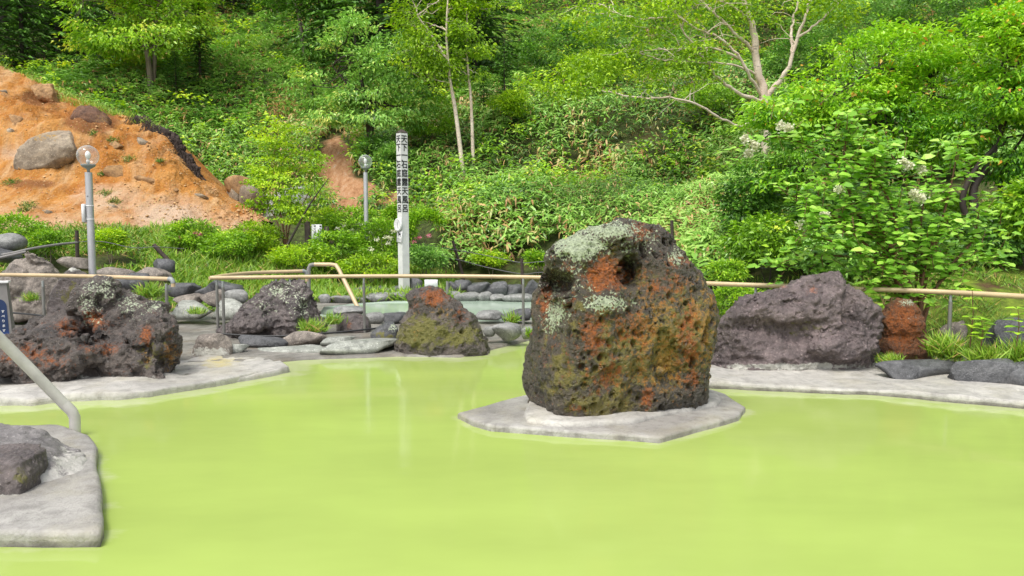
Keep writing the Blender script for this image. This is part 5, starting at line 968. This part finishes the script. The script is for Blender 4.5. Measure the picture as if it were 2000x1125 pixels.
# black mat of hanging roots along the right crest of the mound
RM = [(262,233),(285,242),(306,253),(326,268),(342,285),(354,303),(368,322),(380,336),(390,348)]; pts = []
for u, v in RM: q = on_mound(u, v + 2); pts.append(q + (0, -.05, .0))
pts = spline(pts, 6); b = pts[0]; root = thing('root_mat', b, 'black mat of hanging roots along the right crest of the mound', 'roots'); rng = np.random.default_rng(3)
hul = [ball(p + rng.normal(0, .05, 3) + (0, .22, -.04), (.14 + .08 * rng.random(), .22, .07 + .12 * rng.random()), 10) for p in pts]
o = rock('turf_edge', hul, M['root'], .04, 411, big=.2, bigf=1.6, mid=.14, midf=4, smooth=6, fine=.6); rel(root, o)
C = pts[rng.integers(0, len(pts), 1500)] + rng.normal(0, .1, (1500, 3)) + (0, -.1, .06); D = norm(np.stack((rng.normal(0, .3, 1500), rng.normal(-.25, .2, 1500), -np.ones(1500)), 1))
L_ = rng.uniform(.15, .7, 1500) * rng.uniform(.4, 1, 1500); obj('hanging_roots', leaves('hanging_roots', C, D, rdir(1500, rng), L_, .02, np.zeros(1500), M['root'], 'blade', .1, b), root, kind='stuff')

# ------------------------------------------------------------------ rails, lamps, signs, fence
def post(root, u, Y, top, bot, r=.021):
    x = XU(u, Y, .6); b0 = np.array(root.location); mb = MB(); mb.tube([np.array((x, Y, bot)) - b0, np.array((x, Y, top - .085)) - b0], r, 12); po = mb.build('post', M['steel'], root)
    mb = MB(); mb.tube([np.array((x, Y, top - .1)) - b0, np.array((x, Y, top)) - b0], r * .78, 10); mb.build('sleeve', M['lamp_base'], po)
def rail(label, pts, posts, r=.03, elbow=None, name='handrail', mat='rail'):
    b0 = np.array(pts[0]); root = thing(name, (b0[0], b0[1], 0), label, 'handrail'); o0 = np.array(root.location)
    mb = MB(); mb.tube(np.array(pts) - o0, r, 14); mb.build('rail', M[mat], root)
    if elbow is not None:
        e0 = np.array(pts[-1]); d = norm(e0 - np.array(pts[-2])); dn = np.array((0, 0, -1.)); q = [e0 - d * .02 - o0] + [e0 + d * .06 * math.sin(a) + dn * .06 * (1 - math.cos(a)) - o0 for a in np.linspace(0, math.pi / 2, 6)]
        mb = MB(); mb.tube(q, r * 1.12, 14); mb.build('elbow', M['lamp_base'], root)
        mb = MB(); mb.tube([q[-1], q[-1] + dn * elbow], r, 14); mb.build('end_piece', M[mat], root)
    for u, Y, t, bt in posts: post(root, u, Y, t, bt)
    return root
RZ = .90
def at_z(u, v, z): return G(u, v, z)
pl = [at_z(-140, 533, RZ), at_z(-40, 536, RZ), at_z(100, 538, RZ), at_z(220, 541, RZ), at_z(332, 545, RZ)]
rail('tan handrail with grey posts in front of the brown rocks at left', spline(pl, 5), [(85, 11.0, RZ - .02, .05), (222, 10.9, RZ - .02, .05), (326, 10.35, RZ - .02, .05), (-60, 11.4, RZ - .02, .05)], elbow=.05)
pm = [at_z(411, 543, RZ), at_z(560, 541, RZ), at_z(711, 539.5, RZ), at_z(900, 539.5, RZ), at_z(1040, 541.5, RZ), at_z(1200, 545, RZ), at_z(1380, 553.5, RZ), at_z(1540, 559, RZ), at_z(1700, 565, RZ), at_z(1855, 571, RZ), at_z(2010, 580, RZ), at_z(2200, 594, RZ)]
def yat(u):
    q = np.array(pm); uu, vv = proj(q); return float(np.interp(u, uu, q[:, 1]))
rail('long tan handrail on grey posts running behind the boulders across the pool', spline(pm, 5), [(u, yat(u), RZ - .02, .03) for u in (424, 567, 711, 1022, 1250, 1475, 1855, 2080)], r=.03)
pb = [at_z(411, 543, RZ), at_z(445, 537.5, RZ), at_z(500, 532.5, RZ), at_z(592, 529.5, RZ)]
rail('short tan handrail turning back from the left end of the long handrail', spline(pb, 5), [(436, 10.9, RZ - .02, .05), (540, 12.3, RZ - .02, .05)], r=.03, elbow=.12)
gY = 14.6; gp = [P(603, 575, gY), P(603, 524, gY), P(606, 518, gY), P(614, 516.5, gY), P(645, 516.5, gY), P(656, 518, gY - .05), P(662, 527, gY - .1), P(700, 603, gY - .6)]
root = thing('grab_rail', gp[0], 'bent tan and grey grab rail going down into the back pool', 'handrail'); mb = MB(); mb.tube(np.array(gp[:4]) - gp[0], .038, 12); mb.build('upright', M['pipe_grey'], root); mb = MB(); mb.tube(np.array(gp[3:]) - gp[0], .038, 12); mb.build('sloping_rail', M['rail'], root)
fp = [P(-260, 400, 5.0), P(-120, 537, 5.3), P(0, 662, 5.6), P(60, 722, 5.72), P(125, 789, 5.85), P(140, 803, 5.87), P(146, 815, 5.88), P(147, 850, 5.88)]
root = thing('pool_handrail', fp[-1], 'pale weathered pipe handrail sloping into the water at lower left', 'handrail'); mb = MB(); mb.tube(np.array(fp[:5]) - fp[-1], .04, 18); mb.build('sloping_pipe', M['pipe'], root); mb = MB(); mb.tube(np.array(fp[4:]) - fp[-1], .0405, 18); mb.build('bent_end', M['pipe'], root)
# lamps
def lamp(u, Y, zb, ztop, label, box=False):
    x = XU(u, Y, 2); root = thing('street_lamp', (x, Y, zb), label, 'lamp', 'globe lamps by the pool'); h = ztop - zb; gr = .168
    mb = MB(); mb.tube([(0, 0, -.3), (0, 0, h - 2 * gr - .1)], .056, 18); po = mb.build('pole', M['galv'], root)
    mb = MB(); mb.lathe([(.02, h - 2 * gr - .11), (.025, h - 2 * gr - .06), (.03, h - 2 * gr - .045), (.095, h - 2 * gr - .01), (.115, h - 2 * gr + .02), (.11, h - 2 * gr + .03), (.02, h - 2 * gr + .03)], 24); mb.build('lamp_base', M['lamp_base'], root)
    mb = MB(); V, F = ball((0, 0, h - gr), (gr, gr, gr), 32); mb.add(V, F); mb.build('globe', M['glass'], root)
    mb = MB(); c = h - gr; mb.lathe([(.012, c - .13), (.028, c - .12), (.028, c - .07), (.02, c - .065)], 14); s = mb.build('socket', M['label_white'], root)
    mb = MB(); mb.lathe([(.01, c - .065), (.03, c - .04), (.042, c), (.04, c + .035), (.025, c + .065), (.005, c + .078)], 16); mb.build('bulb', M['lamp_bulb'], root)
    if box:
        mb = MB(); mb.box((-.085, -.02, 1.78), (.05, .1, .3), 0, .012); mb.build('junction_box', M['label_white'], root)
        for z in (1.68, 1.9): mb = MB(); mb.lathe([(.059, z - .008), (.061, z), (.059, z + .008)], 18); mb.build('cable_tie', M['label_white'], root)
        mb = MB(); mb.lathe([(.006, 0), (.012, .0), (.012, .01), (.004, .01)], 8, (.0, -.055, 2.05)); mb.build('bolt', M['black_paint'], root)
    return root
lamp(175.5, 12.6, .1, 1.6 + (450 - 286) / F_PX * 12.6, 'tall globe lamp on a grey pole in front of the orange mound', True)
lamp(715, 19.2, .6, 1.6 + (450 - 304) / F_PX * 19.2, 'smaller looking globe lamp left of the white lettered post')
# white lettered post
def glyph(ch, size, off=.022):
    cu = bpy.data.curves.new('t', 'FONT'); cu.body = ch; cu.size = size; cu.align_x = 'CENTER'; cu.extrude = .0012; o = bpy.data.objects.new('t', cu); COL.objects.link(o)
    me = bpy.data.meshes.new_from_object(o.evaluated_get(bpy.context.evaluated_depsgraph_get())); bpy.data.objects.remove(o); bpy.data.curves.remove(cu)
    A = np.zeros(len(me.vertices) * 3, np.float32); me.vertices.foreach_get('co', A); A = A.reshape(-1, 3); n = len(A); F = [tuple(p.vertices) for p in me.polygons]; mb = MB()
    for k, (dx, dy) in enumerate(((0, 0), (1, 0), (-1, 0), (0, 1), (0, -1))): mb.add(A + np.array((dx * off * size, dy * off * size, k * .0003)), F)
    bpy.data.meshes.remove(me); return mesh_py('glyph', mb.V, mb.F, None, False)
def lettering(root, text, size, mat, origin, xdir, step, stretch=1.0, name='character', off=.022, wide=1.0):
    """one column of characters, top to bottom, on an upright face: origin top centre, xdir across the face"""
    xd = Vector(xdir).normalized(); zd = Vector((0, 0, 1)); yd = zd.cross(xd) * -1
    for i, ch in enumerate(text):
        me = glyph(ch, size, off); me.materials.append(M[mat]); o = obj(name, me, root)
        rot = Matrix((xd * wide, zd * stretch, xd.cross(zd))).transposed().to_4x4()
        o.matrix_local = Matrix.Translation(Vector(origin) + zd * (-step * (i + .82))) @ rot
    return root
pY = 17.6; px = XU(789.5, pY, .3); ztop = 1.6 + (450 - 256) / F_PX * pY; root = thing('signpost', (px, pY, .1), 'white square post with two columns of black Japanese lettering', 'signpost'); s = .092; th = R(41); Hh = ztop - .1
tilt_x = XU(784.5, pY, 3.9) - px
mb = MB(); c, sn = math.cos(th), math.sin(th); cor = [(s * (a * c - b_ * sn), s * (a * sn + b_ * c)) for a, b_ in ((1, -1), (1, 1), (-1, 1), (-1, -1))]
mb.add([(x, y, -.4) for x, y in cor] + [(x, y, Hh - .07) for x, y in cor] + [(0, 0, Hh)], [(0, 1, 5, 4), (1, 2, 6, 5), (2, 3, 7, 6), (3, 0, 4, 7), (4, 5, 8), (5, 6, 8), (6, 7, 8), (7, 4, 8), (3, 2, 1, 0)]); mb.build('shaft', M['white_paint'], root, False)
mb = MB(); mb.add([(x * 1.04, y * 1.04, Hh - .068) for x, y in cor] + [(0, 0, Hh + .012)] + [(x * 1.04, y * 1.04, Hh - .085) for x, y in cor], [(0, 1, 4), (1, 2, 4), (2, 3, 4), (3, 0, 4), (5, 6, 1, 0), (6, 7, 2, 1), (7, 8, 3, 2), (8, 5, 0, 3)]); mb.build('cap', M['wood_dark'], root, False)
TXT = '天下一、石庭露天風呂'
fx_r = (c, sn, 0); n_r = (sn, -c, 0)                       # right face: normal towards lower right
fx_l = (sn, -c, 0); n_l = (-c, -sn, 0)
step = (415 - 266) / F_PX * pY / 9.3
def colm(fx, nn):
    z0 = Hh - .13; off = .94
    for i, (ch, zz) in enumerate(zip(TXT, (0, 1, 1.95, 2.35, 3.05, 4.1, 5.15, 6.2, 7.25, 8.3))):
        lettering(root, ch, .185, 'black_paint', (nn[0] * (s + .002), nn[1] * (s + .002), z0 - zz * step), fx, step, 1.0, off=.022, wide=.92)
colm(fx_r, n_r); colm(fx_l, n_l)
root.rotation_euler = (0, math.atan2(tilt_x, Hh), 0)
ck = thing('wall_clock', (0, 0, 0), 'round cream clock hung on the left face of the white post', 'clock'); zc = 1.6 + (450 - 439) / F_PX * pY
cb = Vector((px, pY, zc)) + Vector(n_l) * (s + .03) + Vector((-.02, 0, 0)); ck.location = cb; ck.rotation_euler = Vector(n_l).to_track_quat('Z', 'Y').to_euler()
mb = MB(); mb.lathe([(.12, -.03), (.145, -.02), (.15, .01), (.14, .025), (.125, .02)], 32); mb.build('rim', M['label_white'], ck); mb = MB(); mb.lathe([(.001, .012), (.127, .013), (.127, .016), (.001, .017)], 32); mb.build('dial', M['clock_face'], ck)
for a, l, w in ((2.9, .085, .009), (-.15, .06, .012)):
    mb = MB(); mb.box((math.sin(a) * l / 2, math.cos(a) * l / 2, .022), (w, l, .003), -a); mb.build('hand', M['black_paint'], ck)
for k in range(12): mb = MB(); a = k * math.pi / 6; mb.box((math.sin(a) * .108, math.cos(a) * .108, .019), (.006, .018, .002), -a); mb.build('hour_mark', M['pipe_grey'], ck)
ds = thing('dog_notice', (0, 0, 0), 'small white dog notice plate under the clock on the white post', 'sign'); ds.location = Vector((px, pY, 1.6 - (451 - 450) / F_PX * pY - .13)) + Vector(n_l) * (s + .022); ds.rotation_euler = (Vector(n_l).to_track_quat('Z', 'Y')).to_euler(); ds.rotation_euler.rotate_axis('Z', -.12)
mb = MB(); mb.box((0, 0, 0), (.22, .27, .008), 0, .002); mb.build('plate', M['label_white'], ds)
mb = MB(); [mb.box(cc, dd) for cc, dd in (((0, .125, .0055), (.2, .007, .002)), ((0, -.125, .0055), (.2, .007, .002)), ((-.1, 0, .0055), (.007, .243, .002)), ((.1, 0, .0055), (.007, .243, .002)))]; mb.build('border', M['pipe_grey'], ds)
dog = [(-.06,.05),(-.05,.075),(-.035,.09),(-.03,.07),(-.01,.055),(.035,.04),(.055,.05),(.062,.045),(.05,.02),(.05,-.03),(.035,-.03),(.035,0),(-.0,.005),(-.025,.005),(-.025,-.025),(-.04,-.025),(-.04,.03)]
mb = MB(); mb.add([(x, y + .03, .0065) for x, y in dog], [tuple(range(len(dog)))]); mb.build('dog_pictogram', M['black_paint'], ds, False)
for k in range(2): mb = MB(); mb.box((0, -.05 - .03 * k, .0055), (.15 - .03 * k, .008, .002)); mb.build('caption_line', M['pipe_grey'], ds)
# white notice board on dark timber in the bushes
nY = 19.0; q = P(615, 482, nY); root = thing('notice_board', q, 'white notice board with columns of small writing on dark timber in the bushes', 'notice board')
mb = MB(); mb.box((.05, .02, .3), (.25, .022, .5), .05, .004); mb.build('board', M['label_white'], root)
for cx, col in ((-.05, 6), (.12, 3)):
    for k in range(col): mb = MB(); rr = random.Random(k); [mb.box((.05 + cx * .8 + rr.uniform(-.02, .02), .007, .5 - k * .07 + rr.uniform(-.025, .025)), (rr.uniform(.015, .05), .004, .01), .05) for _ in range(5)]; mb.build('writing_mark', M['black_paint'], root)
for x, w, z in ((-.2, .13, .62), (.28, .1, .5)): mb = MB(); mb.box((x, .09, z / 2 - .2), (w, .1, z + .4), .1, .01); mb.build('timber', M['wood_dark'], root)
# small white card sign behind the pointed rock
q = P(842, 553, 16.4); root = thing('small_sign', q, 'small white card sign above the pointed rusty rock', 'sign'); mb = MB(); mb.box((0, 0, 0), (.28, .02, .15), 0, .004); mb.build('card', M['label_white'], root); mb = MB(); mb.tube([(0, .02, -.5), (0, .02, -.05)], .014, 8); mb.build('stake', M['steel'], root)
mb = MB(); mb.tube([(.32, .3, -.5), (.32, .3, .02)], .028, 10); o = mb.build('short_post', M['pipe_grey'], None); o.location = q.tolist(); o['label'] = 'short grey post right of the small white card sign'; o['category'] = 'post'
# slippery-floor stand at the left edge
sY = 9.6; q = P(20, 640, sY); q[2] = ZT + .0; root = thing('caution_stand', q, 'grey tapered stand with blue slippery-floor caution panel at the left edge', 'caution sign'); zt = P(10, 551, sY)[2] - q[2]; sw, st_ = .27, .16; rt = .42
def stand_corner(w, z): return [(w / 2 * (a * math.cos(rt) - b_ * math.sin(rt)) * 1.0 - .1, w / 2 * (a * math.sin(rt) + b_ * math.cos(rt)), z) for a, b_ in ((1, -1), (1, 1), (-1, 1), (-1, -1))]
mb = MB(); V = stand_corner(sw * 1.06, 0) + stand_corner(sw, .05) + stand_corner(st_, zt - .01); F = [(k * 4 + j, k * 4 + (j + 1) % 4, k * 4 + 4 + (j + 1) % 4, k * 4 + 4 + j) for k in range(2) for j in range(4)] + [(8, 9, 10, 11), (3, 2, 1, 0)]; mb.add(V, F); mb.build('body', M['pipe_grey'], root, False)
mb = MB(); V = stand_corner(st_ * 1.25, zt - .008) + stand_corner(st_ * 1.25, zt + .012); mb.add(V, [(0, 1, 5, 4), (1, 2, 6, 5), (2, 3, 7, 6), (3, 0, 4, 7), (4, 5, 6, 7), (3, 2, 1, 0)]); mb.build('cap', M['label_white'], root, False)
def grad_blue():
    m = Mat('printed blue panel'); z = m.n('SeparateXYZ', {0: m.n('TexCoord').outputs['Object']}).outputs[2]
    return m.p(Base_Color=m.ramp(z, [(.06, (.1, .2, .62)), (.2, (.03, .09, .35)), (.34, (.006, .025, .09))]), Roughness=.4)
M['blue_panel'] = grad_blue()
for j, (i0, i1) in enumerate(((3, 0), (2, 3))):            # the two faces that look at the pool
    a0, a1 = np.array(stand_corner(sw, .05)[i0]), np.array(stand_corner(sw, .05)[i1]); b0_, b1_ = np.array(stand_corner(st_, zt)[i0]), np.array(stand_corner(st_, zt)[i1]); nn = norm(np.cross(a1 - a0, b0_ - a0)); 
    def fpnt(s_, t_): lo_ = a0 + (a1 - a0) * s_; hi_ = b0_ + (b1_ - b0_) * s_; return lo_ + (hi_ - lo_) * t_
    pts = [fpnt(.12, .06), fpnt(.88, .06), fpnt(.88, .66)] + [fpnt(.5 + .38 * math.cos(a), .66 + .1 * math.sin(a)) for a in np.linspace(.3, math.pi - .3, 8)] + [fpnt(.12, .66)]
    mb = MB(); mb.add([p + nn * .003 for p in pts], [tuple(range(len(pts)))]); pan = mb.build('panel', M['blue_panel'], root, False)
    for tx, s_, t0 in (('すべりますので', .66, .64), ('ご注意ください', .36, .5)):
        for k, ch in enumerate(tx):
            q_ = fpnt(s_, t0 - .068 * (k + 1)) + nn * .005; me = glyph(ch, .037, .03); me.materials.append(M['label_white']); o = obj('character', me, pan); xd = Vector((a1 - a0).tolist()).normalized(); zd = Vector((b0_ - a0).tolist()); zd = (zd - xd * zd.dot(xd)).normalized()
            o.matrix_local = Matrix.Translation(Vector(q_.tolist())) @ Matrix((xd, zd, xd.cross(zd))).transposed().to_4x4()
mb = MB(); p_ = stand_corner(st_, zt - .05); mb.box((p_[3][0] + .02, p_[3][1] - .012, zt - .04), (.02, .01, .05), rt); mb.build('yellow_tag', plain('yellow tag', (.7, .4, .03)), root)
# rope fence along the path, stakes, cables
FP = [((884,470),(905,540),20.0,'leaning dark fence stake left of the tall boulder'),((1019,505),(1021,560),18.6,'upright dark fence post right of the leaning stake'),((1312,430),(1315,520),17.0,'fence post half hidden behind the tall boulder top')]
fposts = []
for (a, b_, Y, lb) in FP:
    B, A = P(*b_, Y), P(*a, Y); mb = MB(); mb.tube([(0, 0, -.2), (0, 0, 0), *((A - B) * k for k in (.5, 1))], [.042, .042, .04, .038], 10); o = mb.build('fence_stake', M['wood_dark']); o.location = B.tolist(); o['label'] = lb; o['category'] = 'fence post'; o['group'] = 'stakes of the rope fence'; fposts.append((A, B))
def rope(pts, lb, r=.012, mat='rope', name='rope', cat='rope', n=10):
    p = np.array(pts); b0 = p[0]; mb = MB(); mb.tube(spline(p - b0, n) if len(p) > 2 else p - b0, r, 6); o = mb.build(name, M[mat]); o.location = b0.tolist(); o['label'] = lb; o['category'] = cat
rope([P(780,470,19.6), P(830,478,19.8), P(888,488,19.95), P(950,499,19.2), P(1018,513,18.6), P(1060,511,18.3), P(1200,505,17.5), P(1380,506,16.2), P(1450,509,15.2), P(1560,512,14)], 'upper wire rope of the fence below the bamboo grass')
rope([P(780,495,19.6), P(840,500,19.8), P(893,507,19.95), P(950,522,19.2), P(1019,535,18.6), P(1060,532,18.3), P(1200,530,17.5), P(1380,535,16.2), P(1470,538,15), P(1560,540,14)], 'lower wire rope of the fence below the bamboo grass')
rope([P(1380,521,16.2), P(1430,521,15.6), P(1500,524,14.8)], 'short middle wire rope right of the tall boulder', .008)
for (a, b_, Y, r, lb) in (((150,450),(151,492),16.4,.04,'upright dark iron stake left of the lamp pole'),((300,478),(330,510),16.2,.045,'broken dark stake leaning on the weedy bank')):
    A, B = P(*a, Y), P(*b_, Y); mb = MB(); mb.tube([A - B, (A - B) * .5, (0, 0, 0), (B - A) * .3], [r * .95, r, r, r], 10); o = mb.build('stake', M['wood_dark']); o.location = B.tolist(); o['label'] = lb; o['category'] = 'stake'
rope([P(100,480,16.4), P(150,473,16.4), P(200,472,16), P(260,484,16), P(305,482,16.1), P(360,486,16.4)], 'thin wire hanging between the stakes on the left bank', .008)
rope([P(-40,505,14.6), P(20,495,14.8), P(60,486,15), P(110,478,15.6), P(150,474,16.2)], 'grey conduit pipe rising along the left bank, upper one', .028, 'pipe_grey', 'conduit', 'pipe')
rope([P(-40,512,14.2), P(15,500,14.4), P(50,492,14.6)], 'grey conduit pipe at the left edge, lower one', .03, 'pipe_grey', 'conduit', 'pipe')
rope([P(25,611,11.6), P(60,614,11.4), P(95,617,11.2), P(140,616,10.9)], 'black hose lying on the paving behind the caution stand', .014, 'hose', 'hose', 'hose')
rope([P(430,652,10.5), P(500,656,10.5), P(560,656,10.5), P(620,652,10.6), P(700,645,10.8), P(745,640,11)], 'black hose on the paving below the long handrail', .014, 'hose', 'hose', 'hose')
